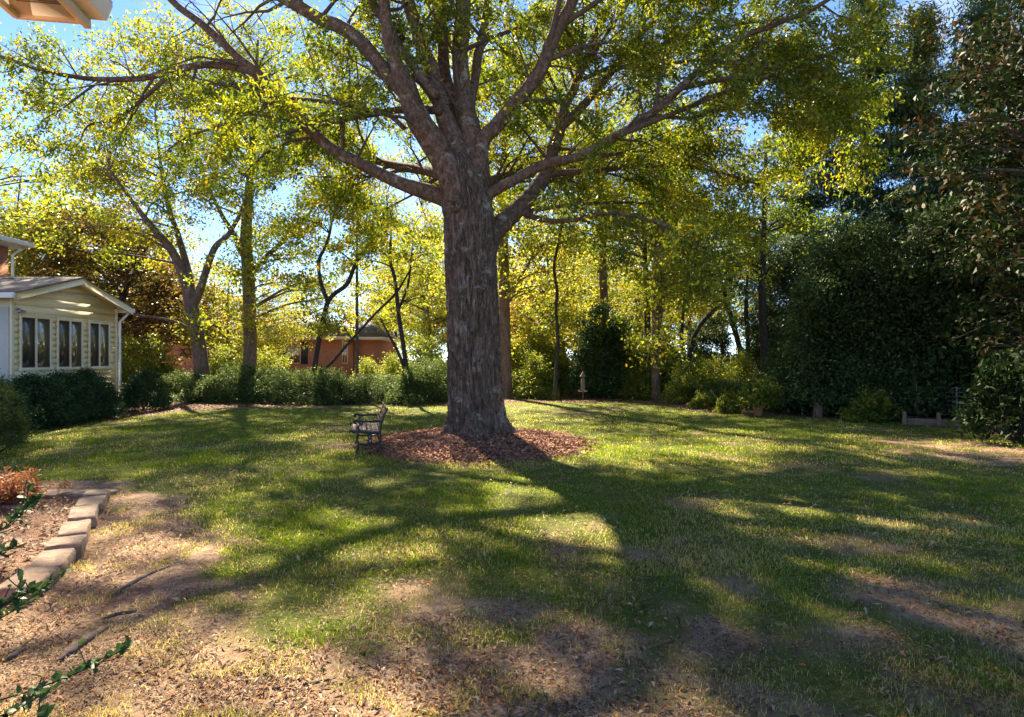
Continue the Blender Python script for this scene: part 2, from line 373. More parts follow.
def axis(lo, hi, st, far):
    c = list(np.arange(lo, hi+1e-6, st)); a = [hi]; s = st
    while a[-1] < far: s *= 1.25; a.append(a[-1]+s)
    b = [lo]; s = st
    while b[-1] > -far: s *= 1.25; b.append(b[-1]-s)
    return np.array(b[:0:-1]+c+a[1:])
ax = axis(-17, 15, .1, 400); ay = axis(1.5, 25, .1, 400)
X, Y = np.meshgrid(ax, ay, indexing='xy'); g_, l_ = zones(X, Y)
Z = gz(X, Y)+(fbm(X*2.2, Y*2.2, 0, 3)-.5)*.03*(1-l_*.3)+(X**2+Y**2 > 120**2)*(-.0)
nx, ny = len(ax), len(ay)
i, j = np.meshgrid(np.arange(ny-1), np.arange(nx-1), indexing='ij'); q0 = (i*nx+j).ravel()
vc = np.stack([g_, l_, np.zeros_like(g_), np.ones_like(g_)], -1).reshape(-1, 4)
ground = obj('ground', mk_mesh('ground', np.stack([X, Y, Z], -1).reshape(-1, 3), np.stack([q0, q0+1, q0+nx+1, q0+nx], -1), None, [M['ground']], smooth=True, vcol=vc))
tag(ground, 'patchy lawn and bare soil running back to the trees', kind='structure')

# ------------------------------------------------------------ leaves
def leaf_cards(C, U, N, L, W, fold=.18, curl=.12):
    """diamond leaves folded on the midrib: centre C, axis U, normal N"""
    n = len(C); U = nrm(U); S = nrm(np.cross(N, U)); N = np.cross(U, S)
    L = np.broadcast_to(L, (n,))[:, None]; W = np.broadcast_to(W, (n,))[:, None]
    V = np.empty((n, 4, 3))
    V[:, 0] = C-U*L*.5; V[:, 2] = C+U*L*.5-N*L*curl
    V[:, 1] = C+S*W*.5+N*W*fold+U*L*.05; V[:, 3] = C-S*W*.5+N*W*fold+U*L*.05
    return V.reshape(-1, 3), np.arange(n*4).reshape(-1, 4)
def rdir(n): return nrm(rng.normal(size=(n, 3)))
def cluster_leaves(T, n, sig, L, W, up=.6, outward=None, droop=0., tint=(.0, 1.), tcorr=.5, dirs=None, vary=.5):
    """n leaves round each of the centres T"""
    K = len(T); idx = np.repeat(np.arange(K), n)
    C = T[idx]+rng.normal(size=(K*n, 3))*np.asarray(sig)
    U = rdir(K*n)
    if dirs is not None: U = U+dirs[idx]*.8
    U[:, 2] -= droop
    N = rdir(K*n)*(1-up)+np.array([0, 0, up])
    ct = rng.random(K)[idx]; ti = ct*tcorr+rng.random(K*n)*(1-tcorr); ti = tint[0]+(tint[1]-tint[0])*ti
    sz = 1-vary/2+rng.random(K*n)*vary
    V, Q = leaf_cards(C, U, N, L*sz, W*sz)
    return V, Q, ti
def crown_mesh(name, sets, mat):
    Vs, Qs, ts, o = [], [], [], 0
    for V, Q, t in sets:
        Vs.append(V); Qs.append(Q+o); ts.append(t); o += len(V)
    return mk_mesh(name, np.concatenate(Vs), np.concatenate(Qs), None, [mat], fattr=np.concatenate(ts))

def grow(limbs, start, spacing, lmin, lmax, ang=(35, 65), upb=.15, grav=0., rk=.5, npt=4, wig=.16, rmin=.004, out=None):
    res = []
    for pts, rad in limbs:
        seg = np.linalg.norm(np.diff(pts, axis=0), axis=1); cl = np.concatenate([[0], np.cumsum(seg)]); L = cl[-1]
        if L < .05: continue
        tg = nrm(np.gradient(pts, axis=0)); s = start*L+spacing*rng.random()
        while s < L:
            k = min(np.searchsorted(cl, s), len(pts)-1); f = (s-cl[k-1])/max(seg[k-1], 1e-6)
            p = pts[k-1]*(1-f)+pts[k]*f; t = tg[k]; r = rad[k-1]*(1-f)+rad[k]*f
            a = R(rng.uniform(*ang)); pr = rng.normal(size=3)+np.array([0, 0, upb*2]); pr = nrm(pr-t*np.dot(pr, t))
            d = nrm(t*math.cos(a)+pr*math.sin(a)+np.array([0, 0, upb]))
            ln = rng.uniform(lmin, lmax)*(1-.35*s/L)
            q = [p]; dd = d
            for m in range(npt-1):
                dd = nrm(dd+rng.normal(size=3)*wig+np.array([0, 0, -grav])); q.append(q[-1]+dd*ln/(npt-1))
            r0 = min(r*rk, ln*.018+.004); res.append((np.array(q), np.linspace(max(r0, rmin), rmin, npt)))
            s += spacing*rng.uniform(.6, 1.4)
    return res
def twig_leaves(twigs, n, sp, L, W, droop=.2, up=.5, tint=(0, 1), tcorr=.5):
    A = np.array([t[0][0] for t in twigs]); B = np.array([t[0][-1] for t in twigs]); K = len(A)
    idx = np.repeat(np.arange(K), n); f = rng.random(K*n)**.7*1.1
    C = A[idx]*(1-f[:, None])+B[idx]*f[:, None]+rng.normal(size=(K*n, 3))*sp
    U = rdir(K*n)+nrm(B-A)[idx]*.7; U[:, 2] -= droop
    N = rdir(K*n)*(1-up)+np.array([0, 0, up])
    ti = rng.random(K)[idx]*tcorr+rng.random(K*n)*(1-tcorr); ti = tint[0]+(tint[1]-tint[0])*ti
    sz = .7+.6*rng.random(K*n)
    V, Q = leaf_cards(C, U, N, L*sz, W*sz)
    return V, Q, ti

# ------------------------------------------------------------ the big oak
oak = empty('oak_tree', (OAK[0], OAK[1], .25))
tag(oak, 'huge spreading oak with thick fissured trunk rising from the leafy mulch ring', 'tree')
def world_child(o, root):
    o.parent = root; o.matrix_parent_inverse = __import__('mathutils').Matrix.Translation(-Vector(root.location)); return o
od = 12.9
prof = [(438, 476, 70), (428, 476, 64), (418, 475.5, 59), (405, 475, 56), (385, 474, 55), (350, 473.5, 53.5), (300, 473, 52.5), (260, 471.5, 52), (230, 470.5, 51), (208, 469, 50), (190, 466, 47), (172, 462, 38), (158, 460, 24), (150, 459, 8)]
pz = np.array([H-(p[0]-CY)/F*od for p in prof]); pxx = np.array([(p[1]-CX)/F*od for p in prof]); pr_ = np.array([p[2]/2/F*od for p in prof])
nzr, nth = 300, 260
zz = np.linspace(pz[0], pz[-1], nzr); th = np.arange(nth)*2*math.pi/nth
ZZ, TH = np.meshgrid(zz, th, indexing='ij')
RR = np.interp(ZZ, pz, pr_); XC = np.interp(ZZ, pz, pxx)
zr = ZZ-.3
RR = RR*(1+.15*np.exp(-np.clip(zr+.05, 0, 9)/.2)*(.35+np.cos(5*TH+1.0)+.5*np.cos(3*TH))+.03*np.cos(3*TH+ZZ*.6)+.02*np.cos(7*TH-ZZ))
cx_, cy_ = np.cos(TH), np.sin(TH)
def cyn(fr, vz, sd): return fbm(cx_*fr+20+sd, cy_*fr+20, ZZ*vz+sd, 3)
wrp = (cyn(5, 2.2, 8)-.5)*1.2; cx0, cy0 = cx_, cy_; cx_, cy_ = np.cos(TH+wrp*.12), np.sin(TH+wrp*.12)
rid = np.abs(cyn(9, 2.0, 0)-.5)*2; rid2 = np.abs(cyn(17, 5.0, 3)-.5)*2
RR = RR-.05*np.exp(-(rid/.14)**2)-.028*np.exp(-(rid2/.18)**2)+.035*(cyn(26, 14, 6)-.5); cx_, cy_ = cx0, cy0
RR = RR-.05*np.exp(-((TH-(-math.pi/2+.02)+2*math.pi+math.pi) % (2*math.pi)-math.pi)**2/.012)*np.clip((2.4-zr)/2.4, 0, 1)
for (kx, ky, kr, am) in [(459, 211, .10, .09), (481, 287, .11, .07), (462, 247, .07, .05), (484, 262, .05, .05), (470, 330, .05, .03)]:
    kz = H-(ky-CY)/F*od; kxx = (kx-CX)/F*od
    dx = (XC+RR*cx_-kxx); m_ = (cy_ < -.1); dist = np.sqrt(dx**2+(ZZ-kz)**2)/kr
    RR = RR+m_*am*(np.exp(-((dist-1)/.45)**2)-.25*np.exp(-(dist/.5)**2))
V = np.stack([XC+RR*cx_, OAK[1]+RR*cy_, ZZ], -1).reshape(-1, 3)
i, j = np.meshgrid(np.arange(nzr-1), np.arange(nth), indexing='ij')
Q = np.stack([i*nth+j, i*nth+(j+1) % nth, (i+1)*nth+(j+1) % nth, (i+1)*nth+j], -1).reshape(-1, 4)
world_child(obj('trunk', mk_mesh('trunk', V, Q, None, [M['oak_bark']], smooth=True)), oak)

LB = {
 'a': [(458, 212, 12.90, 34.00), (446, 198, 13.12, 22.00), (408, 185, 13.33, 15.00), (374, 171, 13.55, 13.00), (340, 154, 13.77, 12.00), (318, 137, 13.98, 11.50), (290, 113, 14.20, 11.00), (263, 79, 14.42, 10.50), (239, 58, 14.63, 9.00), (205, 27, 14.85, 8.00), (171, 0, 15.07, 7.00), (130, -45, 15.28, 5.00), (80, -95, 15.50, 2.50)],
 'a1': [(262, 80, 14.42, 8.00), (244, 69, 14.53, 8.00), (205, 64, 14.64, 7.50), (171, 72, 14.76, 7.00), (137, 79, 14.87, 6.00), (85, 78, 14.98, 5.00), (44, 71, 15.10, 4.00), (0, 56, 15.21, 3.00), (-60, 42, 15.32, 1.50)],
 'a2': [(168, 76, 14.82, 4.50), (143, 99, 14.97, 4.00), (113, 119, 15.12, 3.00), (88, 126, 15.27, 2.20), (80, 142, 15.42, 1.00)],
 'b': [(463, 225, 12.9, 36), (459, 195, 12.8, 34), (443, 161, 12.7, 28), (422, 126, 12.6, 27), (406, 88, 12.5, 22), (396, 62, 12.4, 15), (388, 34, 12.4, 13), (383, 0, 12.4, 11.5), (372, -60, 12.5, 9), (350, -140, 12.8, 5), (330, -190, 13, 2)],
 'b1': [(406, 92, 12.50, 18.00), (391, 79, 12.76, 16.00), (374, 58, 13.01, 15.50), (345, 30, 13.27, 14.50), (300, 8, 13.53, 13.00), (255, -20, 13.79, 10.00), (200, -70, 14.04, 7.00), (150, -120, 14.30, 3.00)],
 'b2': [(404, 128, 12.7, 6), (384, 113, 13.2, 5), (340, 104, 13.6, 4.5), (294, 99, 14, 4.2), (273, 103, 14.2, 4), (219, 126, 14.6, 3), (185, 138, 15, 2.2), (160, 156, 15.2, 1)],
 'c': [(466, 215, 12.90, 38.00), (462, 175, 12.96, 34.00), (455, 144, 13.03, 24.00), (440, 103, 13.09, 18.00), (430, 68, 13.15, 16.00), (419, 34, 13.21, 14.50), (408, 0, 13.28, 13.50), (385, -70, 13.34, 9.00), (360, -130, 13.40, 4.00)],
 'c1': [(437, 96, 12.2, 9), (425, 82, 12.4, 9), (401, 48, 12.9, 9.5), (371, 0, 13.5, 9), (330, -60, 14.2, 6), (290, -100, 14.8, 2.5)],
 'd': [(470, 215, 13, 38), (474, 170, 13.1, 34), (470, 130, 13.2, 26), (463, 100, 13.3, 20), (461, 51, 13.5, 18), (464, 0, 13.7, 16), (470, -90, 14.2, 11), (480, -180, 14.6, 5)],
 'd1': [(458, 120, 13.4, 12), (447, 85, 13.9, 13), (443, 40, 14.3, 12), (441, 0, 14.6, 11), (430, -80, 15.4, 7), (410, -150, 16, 3)],
 'd2': [(470, 110, 13.3, 10), (476, 70, 13.8, 10), (484, 30, 14.3, 9.5), (492, -20, 15, 8), (510, -90, 16, 4)],
 'e': [(474, 200, 12.80, 24.00), (478, 164, 12.86, 20.00), (484, 140, 12.92, 17.00), (501, 120, 12.98, 16.00), (525, 92, 13.04, 15.00), (545, 62, 13.10, 14.50), (559, 27, 13.16, 13.50), (573, 0, 13.22, 12.50), (600, -50, 13.28, 10.00), (640, -110, 13.34, 5.00), (670, -140, 13.40, 2.00)],
 'e1': [(548, 60, 13.20, 6.00), (579, 48, 13.33, 5.00), (610, 42, 13.47, 3.50), (640, 37, 13.60, 1.50)],
 'f': [(478, 208, 12.90, 26.00), (490, 194, 12.83, 13.00), (518, 178, 12.76, 11.50), (545, 164, 12.69, 10.50), (579, 156, 12.62, 10.00), (614, 137, 12.55, 9.50), (648, 116, 12.48, 8.50), (680, 88, 12.42, 8.00), (708, 65, 12.35, 7.00), (742, 38, 12.28, 6.50), (777, 24, 12.21, 5.50), (811, 10, 12.14, 5.00), (850, -15, 12.07, 4.00), (900, -50, 12.00, 2.00)],
 'f1': [(650, 115, 12.48, 5.00), (690, 118, 12.71, 4.00), (720, 109, 12.93, 3.50), (770, 112, 13.16, 2.50), (830, 122, 13.38, 1.20)],
 'f2': [(712, 62, 12.35, 4.00), (745, 64, 12.45, 3.50), (790, 70, 12.55, 2.50), (850, 88, 12.65, 1.20)],
 'g': [(480, 262, 13.1, 30), (492, 235, 13.2, 24), (511, 215, 13.5, 20), (531, 195, 13.9, 18), (549, 166, 14.3, 15), (559, 130, 14.7, 13), (563, 110, 15, 11), (576, 82, 15.4, 9.5), (588, 55, 15.8, 9), (612, 0, 16.4, 7.5), (640, -50, 17, 5), (665, -90, 17.4, 2)],
 'g1': [(560, 128, 14.7, 10), (586, 103, 15, 9), (614, 68, 15.4, 7.5), (645, 30, 15.8, 6), (680, -5, 16.2, 4.5), (720, -40, 16.6, 2)],
 'g2': [(518, 208, 13.6, 9), (530, 216, 13.4, 6.5), (552, 221, 13.1, 5.5), (579, 219, 12.8, 5), (604, 213, 12.5, 5), (638, 217, 12.2, 4.5), (665, 226, 12, 3.5), (692, 242, 11.8, 2.5), (720, 256, 11.6, 1.2)],
 'g3': [(545, 174, 14.2, 7), (600, 170, 14.6, 6), (650, 165, 14.9, 5), (710, 170, 15.2, 3.5), (760, 185, 15.4, 2)],
 'h': [(470, 205, 13.2, 18), (478, 190, 14.4, 12), (500, 178, 16, 10), (530, 165, 17.6, 7), (560, 160, 19, 3)],  # this and the next two: back limbs added to throw shade forward
 'i': [(462, 190, 13.1, 16), (440, 175, 14.5, 12), (410, 168, 16, 10), (370, 160, 17.5, 7), (330, 160, 19, 3)],
 'k': [(440, 110, 12.8, 10), (400, 110, 14, 8), (340, 120, 15.2, 6), (280, 135, 16.4, 4), (230, 150, 17.4, 2)],
}
limbs = []
for k, a in LB.items():
    pts = np.array([P(x, y, d) for x, y, d, w in a]); rr = np.array([w/2/F*d*.93 for x, y, d, w in a])
    c = catmull(np.hstack([pts, rr[:, None]]), 5); pts, rr = c[:, :3], np.maximum(c[:, 3], .006)
    nn = len(pts); w_ = np.minimum(rr*.35, .05)[:, None]*np.clip(np.linspace(0, 3, nn), 0, 1)[:, None]
    pts = pts+(np.stack([vnoise(np.arange(nn)*.45+7*ord(k[0]), s_, 0) for s_ in (1.5, 5.5, 9.5)], -1)-.5)*2*w_
    limbs.append((pts, rr))
    mb = MB(); big = rr[1] > .06
    rr2 = rr*(1+.10*(vnoise(np.arange(nn)*1.1, 3.3+ord(k[0]), 0)-.5)) if big else rr
    mb.tube(pts, rr2, 14 if big else 8)
    world_child(mb.build('limb', M['limb_bark'], smooth=True), oak)
# limbs above the frame, plus side and back limbs added for lawn shade
up = []
for a in [[P(545, 62, 13.1), (2.0, 12.0, 13), (3.5, 7.5, 16)], [P(461, 51, 13.5), (-1.2, 14.0, 14), (-.6, 15, 20)],
          [P(576, 82, 15.4), (3.6, 17, 12), (6, 18.5, 14.5)], [P(559, 27, 13.2), (4.5, 13, 11), (8, 12, 12.5)],
          [P(614, 137, 12.5), (4.2, 12.2, 7), (6.2, 13.2, 8.2), (7.6, 14, 8.4)], [P(614, 68, 15.4), (5.2, 16.2, 9.6), (7.5, 17, 10.5)], [P(563, 110, 15), (3.6, 17, 7.2), (6.0, 18.2, 7.6)],
          [P(511, 215, 13.5), (1.6, 15.5, 5.6), (3.6, 16.6, 5.9), (5.4, 17, 5.6)], [P(531, 195, 13.9), (1.2, 16.5, 6.6), (2.0, 18.6, 7.4)], [P(545, 164, 12.7), (2.2, 13.5, 6.2), (4.0, 15, 6.8), (5.2, 16, 6.6)],
          [P(680, 88, 12.4), (4.6, 12.0, 7.2), (6.6, 13.4, 7.6), (8.2, 14.6, 7.2)], [P(461, 51, 13.5), (.4, 15.5, 10), (1.4, 18, 10.5)], [P(410, 168, 16), (-4.0, 16.6, 6.6), (-5.6, 17.2, 6.8)], [P(440, 175, 14.5), (-2.4, 15.8, 6.0), (-3.6, 17.6, 6.0)], [P(478, 190, 14.4), (-.8, 15.8, 6.3), (-1.2, 18.0, 6.6)], [P(440, 110, 12.8), (-2.6, 14.6, 8.6), (-4.2, 16.8, 9.4)], [P(470, 110, 13.3), (-1.6, 15.5, 8.4), (-2.0, 18.2, 9.0)], [P(576, 82, 15.4), (4.4, 15.0, 9.6), (6.8, 15.0, 10.0)]]:
    pts = catmull(a, 6); up.append((pts, np.linspace(.06, .012, len(pts))))
mb = MB()
for p_, r_ in up: mb.tube(p_, r_, 7)
lv1 = grow(limbs, .2, .42, 1.2, 2.9, (35, 75), .05, .05, .5, 5, .2)+grow(up, .2, .36, 1.2, 3.0, (35, 70), .15, .04, .5, 5)
lv2 = grow(lv1, .12, .29, .45, 1.1, (30, 65), .05, .12, .6, 3)+grow([l for l in limbs if l[1][0] < .1], .3, .4, .4, .9, (40, 70), .05, .1, .3, 3)
for p_, r_ in lv1: mb.tube(p_, r_, 5, cap=False)
for p_, r_ in lv2: mb.tube(p_, r_, 3, cap=False)
world_child(mb.build('branches', M['twig_bark'], smooth=True), oak)
mid = np.array([t[0][1] for t in lv2])
# thin where the photo shows open sky at the upper left
mpx = CX+F*mid[:, 0]/np.maximum(mid[:, 1], 1); mpy = CY-F*(mid[:, 2]-H)/np.maximum(mid[:, 1], 1)
keep = np.ones(len(mid), bool)
keep &= ~((mid[:, 0] < -5.4) & (mid[:, 0] > -10.5) & (mid[:, 2] > 7.4) & (mid[:, 1] < 17) & (rng.random(len(mid)) < .85))
keep &= ~((mid[:, 1] < 7.5))
LP = np.concatenate([p_[r_ > .045] for p_, r_ in limbs])
near = np.array([np.min(np.sum((LP-m_)**2, axis=1)) for m_ in mid]) < .5**2
keep &= ~(near & (rng.random(len(mid)) < .82))
keep &= ~((mid[:, 0] < -2.0) & (mid[:, 1] < 14.5) & (rng.random(len(mid)) < .22))
keep &= ~((mid[:, 2] > 11.5) & (mid[:, 0] < 0) & (rng.random(len(mid)) < .6))
lv2k = [t for t, k in zip(lv2, keep) if k]
print('oak twigs', len(lv2), len(lv2k))
world_child(obj('crown', crown_mesh('oak_crown', [twig_leaves(lv2k, 84, .11, .115, .040, .25, .45, (0, 1), .45)], M['oak_leaf'])), oak)

# ------------------------------------------------------------ generic trees
def ell_targets(K, c, r, shell=.35, flat=0):
    d = rdir(K); q = shell+(1-shell)*rng.random(K)**.6
    T = d*q[:, None]*np.asarray(r)+np.asarray(c); return T
def deciduous(trunks, targets, sub, nleaf, L, W, ssig, lsig, tint=(0, 1), droop=.15, rb=.03, up=.5, twigs=True, curve=.25):
    """trunks: list of (pts, radii); returns trunk MB and leaf set"""
    mb = MB(); allp = []; 
    for p_, r_ in trunks:
        mb.tube(p_, r_, 12)
        for a, b in zip(p_, r_): allp.append((*a, b))
    allp = np.array(allp); subs = []
    for t in targets:
        dz = t[2]-allp[:, 2]; cost = np.linalg.norm(allp[:, :3]-t, axis=1)+np.where(dz < .15*np.linalg.norm(allp[:, :3]-t, axis=1), 3, 0)
        k = int(np.argmin(cost)); s = allp[k, :3]; ln = np.linalg.norm(t-s)
        m1 = s+(t-s)*.5+np.array([0, 0, curve*ln*.35])+rng.normal(size=3)*.06*ln
        q = catmull([s, m1, t], 4); r0 = min(allp[k, 3]*.6, rb+.012*ln)
        mb.tube(q, np.linspace(r0, .012, len(q)), 5, cap=False)
        st = t+rng.normal(size=(sub, 3))*np.asarray(ssig)
        if twigs:
            for u in st:
                f = rng.random()*.5+.5; b0 = q[int(f*(len(q)-1))]
                mb.tube([b0, (b0+u)/2+rng.normal(size=3)*.05, u], [.012, .009, .004], 3, cap=False)
        subs.append(st)
    S = np.concatenate(subs)
    return mb, cluster_leaves(S, nleaf, lsig, L, W, up, droop=droop, tint=tint)
def trunk_px(a, k=5):
    pts = np.array([P(x, y, d) for x, y, d, w in a]); rr = np.array([w/2/F*d for x, y, d, w in a])
    c = catmull(np.hstack([pts, rr[:, None]]), k); return c[:, :3], np.maximum(c[:, 3], .008)
def place_tree(name, label, cat, base, trunks_w, targets_w, bark, leaf, group=None, **kw):
    """world-space trunks and targets, origin moved to the base"""
    b = np.asarray(base, float)
    mb, ls = deciduous([(p-b, r) for p, r in trunks_w], np.asarray(targets_w)-b, **kw)
    root = empty(name, b); tag(root, label, cat, group)
    mb.build('trunk', M[bark], root, smooth=True)
    obj('crown', crown_mesh('crown', [ls], M[leaf]), root)
    return root

GB = 'trees round the back of the lawn'
# twin-forked tree at the left
d = 27.
tr = [trunk_px([(204, 397, d, 22), (203, 380, d, 15), (197, 333, d, 13.5), (191, 305, d, 13), (186, 283, d, 10), (172, 251, d-.5, 8), (152, 227, d-1, 6.5), (135, 205, d-1, 4), (110, 170, d-2, 2)]),
      trunk_px([(192, 308, d, 10), (189, 275, d, 7), (178, 235, d+.5, 6), (168, 205, d+1, 4.5), (160, 160, d+1, 3), (155, 110, d+1, 1.5)]),
      trunk_px([(193, 306, d, 9), (200, 290, d, 7.5), (209, 262, d, 6.5), (216, 246, d, 6), (230, 232, d, 4.5), (245, 200, d, 3), (250, 150, d, 1.5)]),
      trunk_px([(196, 335, d, 5), (180, 324, d-.3, 3.5), (158, 318, d-.6, 3), (133, 315, d-1, 1.5)])]
tg = np.vstack([ell_targets(58, P(170, 140, d), (5.2, 4, 4.6)), ell_targets(5, P(120, 235, d-1), (2, 2, 1.2)), ell_targets(2, P(235, 320, d-.5), (.8, .8, .5))])
place_tree('maple_tree', 'grey three-stemmed tree forking low, left of the straight trunk, yellow-green leaves', 'tree', (tr[0][0][0][0], d, 0), tr, tg, 'grey_bark', 'green_leaf', GB, sub=8, nleaf=44, L=.15, W=.09, ssig=(.8, .8, .5), lsig=(.28, .28, .17), tint=(.25, 1))
# straight tree
d = 28.5
tr = [trunk_px([(250, 396, d, 19), (250, 375, d, 13.5), (250, 320, d, 12.5), (248, 270, d, 12), (246, 235, d, 11), (250, 180, d, 8), (255, 100, d, 5), (258, 40, d, 2)]),
      trunk_px([(247, 262, d, 8), (236, 238, d, 6), (222, 215, d, 4), (200, 170, d, 2)]), trunk_px([(250, 275, d, 6), (268, 255, d, 5), (290, 235, d, 3.5), (320, 200, d, 2)])]
tg = np.vstack([ell_targets(55, P(262, 120, d), (5, 4, 5)), ell_targets(14, P(270, 245, d-1), (3.2, 2.4, 1.6)), ell_targets(5, P(300, 290, d-1.5), (1.8, 1, .7))])
place_tree('maple_tree', 'single straight brown trunk standing between the forked tree and the brick house', 'tree', (tr[0][0][0][0], d, 0), tr, tg, 'grey_bark', 'green_leaf', GB, sub=8, nleaf=44, L=.15, W=.09, ssig=(.8, .8, .5), lsig=(.28, .28, .17), tint=(.15, .95))
# slender dark tree in front of brick house
d = 25.5
tr = [trunk_px([(312, 392, d, 9), (314, 373, d, 5.5), (320, 335, d, 5), (329, 300, d, 4.6), (347, 284, d, 4.5), (357, 261, d, 3.8), (378, 232, d, 3), (392, 205, d, 1.5)]),
      trunk_px([(328, 302, d, 4.5), (321, 283, d, 4), (319, 261, d, 3.5), (328, 240, d, 3), (335, 205, d, 1.5)]),
      trunk_px([(314, 375, d-.1, 3.2), (330, 364, d-.2, 3), (347, 345, d-.4, 2.8), (375, 314, d-.7, 2.4), (396, 293, d-1, 2.8), (410, 270, d-1, 1.2)])]
tg = np.vstack([ell_targets(22, P(345, 225, d), (2.4, 2.2, 1.7)), ell_targets(4, P(338, 322, d-.2), (.6, .5, .4))])
place_tree('young_tree', 'slender dark crooked tree with leaning second stem before the brick house', 'tree', (tr[0][0][0][0], d, 0), tr, tg, 'dark_bark', 'green_leaf', GB, sub=6, nleaf=38, L=.14, W=.09, ssig=(.5, .5, .35), lsig=(.2, .2, .12), tint=(.3, 1))
d = 24.5
tr = [trunk_px([(409, 400, d, 7), (408, 384, d, 5), (404, 350, d, 4.6), (399, 317, d, 4.2), (395, 280, d, 3.6), (390, 258, d, 3), (392, 225, d, 1.5)]), trunk_px([(398, 310, d, 3), (408, 285, d, 2.5), (412, 250, d, 1.2)]), trunk_px([(407, 375, d, 3.5), (398, 352, d, 3), (389, 335, d, 2.2), (380, 318, d, 1.2)])]
tg = np.vstack([ell_targets(14, P(400, 240, d), (1.9, 1.8, 1.3)), ell_targets(3, P(425, 290, d), (.6, .6, .6))])
place_tree('young_tree', 'thin dark sapling rising beside the oak trunk on its left', 'tree', (tr[0][0][0][0], d, 0), tr, tg, 'dark_bark', 'yellow_leaf', GB, sub=5, nleaf=24, L=.13, W=.085, ssig=(.5, .5, .35), lsig=(.2, .2, .12))
d = 27
tr = [trunk_px([(357, 390, d, 4), (357, 350, d, 3.4), (357, 300, d, 3), (357, 240, d, 2.4), (358, 200, d, 1.2)])]
place_tree('young_tree', 'very thin upright sapling just right of the slender crooked tree', 'tree', (tr[0][0][0][0], d, 0), tr, ell_targets(10, P(358, 215, d), (1.5, 1.5, 1.5)), 'grey_bark', 'yellow_leaf', GB, sub=5, nleaf=22, L=.13, W=.085, ssig=(.45, .45, .35), lsig=(.2, .2, .12))
# behind the oak, right side
d = 27.5
tr = [trunk_px([(506, 400, d, 17), (506, 390, d, 12.5), (505, 340, d, 11.5), (504, 280, d, 11), (503, 230, d, 10), (505, 150, d, 7), (508, 60, d, 4), (508, 0, d, 2)]), trunk_px([(503, 300, d, 5), (515, 285, d, 4), (530, 262, d, 3), (550, 240, d, 1.5)])]
tg = np.vstack([ell_targets(45, P(520, 150, d), (4.6, 3.6, 5)), ell_targets(12, P(530, 265, d-1), (2.2, 1.6, 1.8))])
place_tree('maple_tree', 'straight trunk close behind the oak on its right, golden leaves', 'tree', (tr[0][0][0][0], d, 0), tr, tg, 'pine_bark', 'yellow_leaf', GB, sub=7, nleaf=30, L=.15, W=.10, ssig=(.8, .8, .5), lsig=(.28, .28, .17), tint=(0, .95))
d = 26
tr = [trunk_px([(657, 404, d, 12), (656, 395, d, 9.5), (656, 340, d, 9), (657, 280, d, 8.5), (659, 240, d, 8), (662, 180, d, 6), (660, 110, d, 4), (655, 50, d, 2)]), trunk_px([(657, 330, d+.1, 6), (663, 290, d, 5.5), (663, 240, d, 5), (668, 200, d, 2.5)])]
tg = np.vstack([ell_targets(30, P(655, 190, d), (3.6, 3.2, 3.2)), ell_targets(10, P(690, 270, d-1), (2.4, 1.6, 1)), ell_targets(7, P(660, 330, d-.5), (1.2, 1, 1.5))])
place_tree('maple_tree', 'brown twin trunk at the lawn edge, midway between oak and dark hollies', 'tree', (tr[0][0][0][0], d, 0), tr, tg, 'pine_bark', 'green_leaf', GB, sub=7, nleaf=34, L=.14, W=.09, ssig=(.7, .7, .45), lsig=(.26, .26, .16), tint=(.25, 1))
d = 34
tr = [trunk_px([(607, 385, d, 10), (606, 350, d, 9), (604, 300, d, 8.5), (602, 240, d, 8), (600, 190, d, 7), (597, 100, d, 5), (595, 20, d, 2)])]
tg = np.vstack([ell_targets(40, P(600, 110, d), (4.5, 4, 6)), ell_targets(12, P(620, 245, d+1), (4.5, 3, 1.8))])
place_tree('pine_tree', 'tall pale pine trunk seen over the yellow understory right of the oak', 'tree', (tr[0][0][0][0], d, 0), tr, tg, 'pine_bark', 'cedar_leaf', GB, sub=6, nleaf=60, L=.2, W=.05, ssig=(1, 1, .4), lsig=(.4, .4, .15), droop=.4)
d = 25
tr = [trunk_px([(556, 396, d, 4.5), (556, 374, d, 3.6), (558, 340, d, 3.3), (556, 310, d, 3), (557, 290, d, 3), (554, 267, d, 2.8), (558, 245, d, 2.5), (562, 225, d, 1.8)])]
place_tree('young_tree', 'spindly wavy sapling in front of the golden thicket', 'tree', (tr[0][0][0][0], d, 0), tr, ell_targets(7, P(560, 225, d), (1.2, 1, .8)), 'dark_bark', 'yellow_leaf', GB, sub=5, nleaf=22, L=.13, W=.085, ssig=(.45, .45, .35), lsig=(.2, .2, .12))
d = 27
tr = [trunk_px([(648, 398, d, 8), (648, 360, d, 6.5), (647, 310, d, 6), (646, 280, d, 5.5), (643, 220, d, 4), (640, 160, d, 2)])]
place_tree('maple_tree', 'dark thin trunk standing hard against the left of the brown twin trunk', 'tree', (tr[0][0][0][0], d, 0), tr, ell_targets(20, P(620, 200, d), (3.2, 3, 2.6)), 'dark_bark', 'lime_leaf', GB, sub=6, nleaf=40, L=.14, W=.10, ssig=(.6, .6, .4), lsig=(.25, .25, .15))
d = 27
tr = [trunk_px([(766, 400, d, 10), (765, 367, d, 8), (763, 320, d, 7.5), (762, 280, d, 7), (764, 220, d, 5), (766, 140, d, 2.5)])]
place_tree('maple_tree', 'dark straight trunk by the left end of the holly thicket, reddish tips', 'tree', (tr[0][0][0][0], d, 0), tr, ell_targets(20, P(745, 235, d), (3.0, 2.4, 2.4)), 'dark_bark', 'oak_leaf', GB, sub=7, nleaf=34, L=.14, W=.09, ssig=(.7, .7, .45), lsig=(.26, .26, .16), tint=(0, .8))
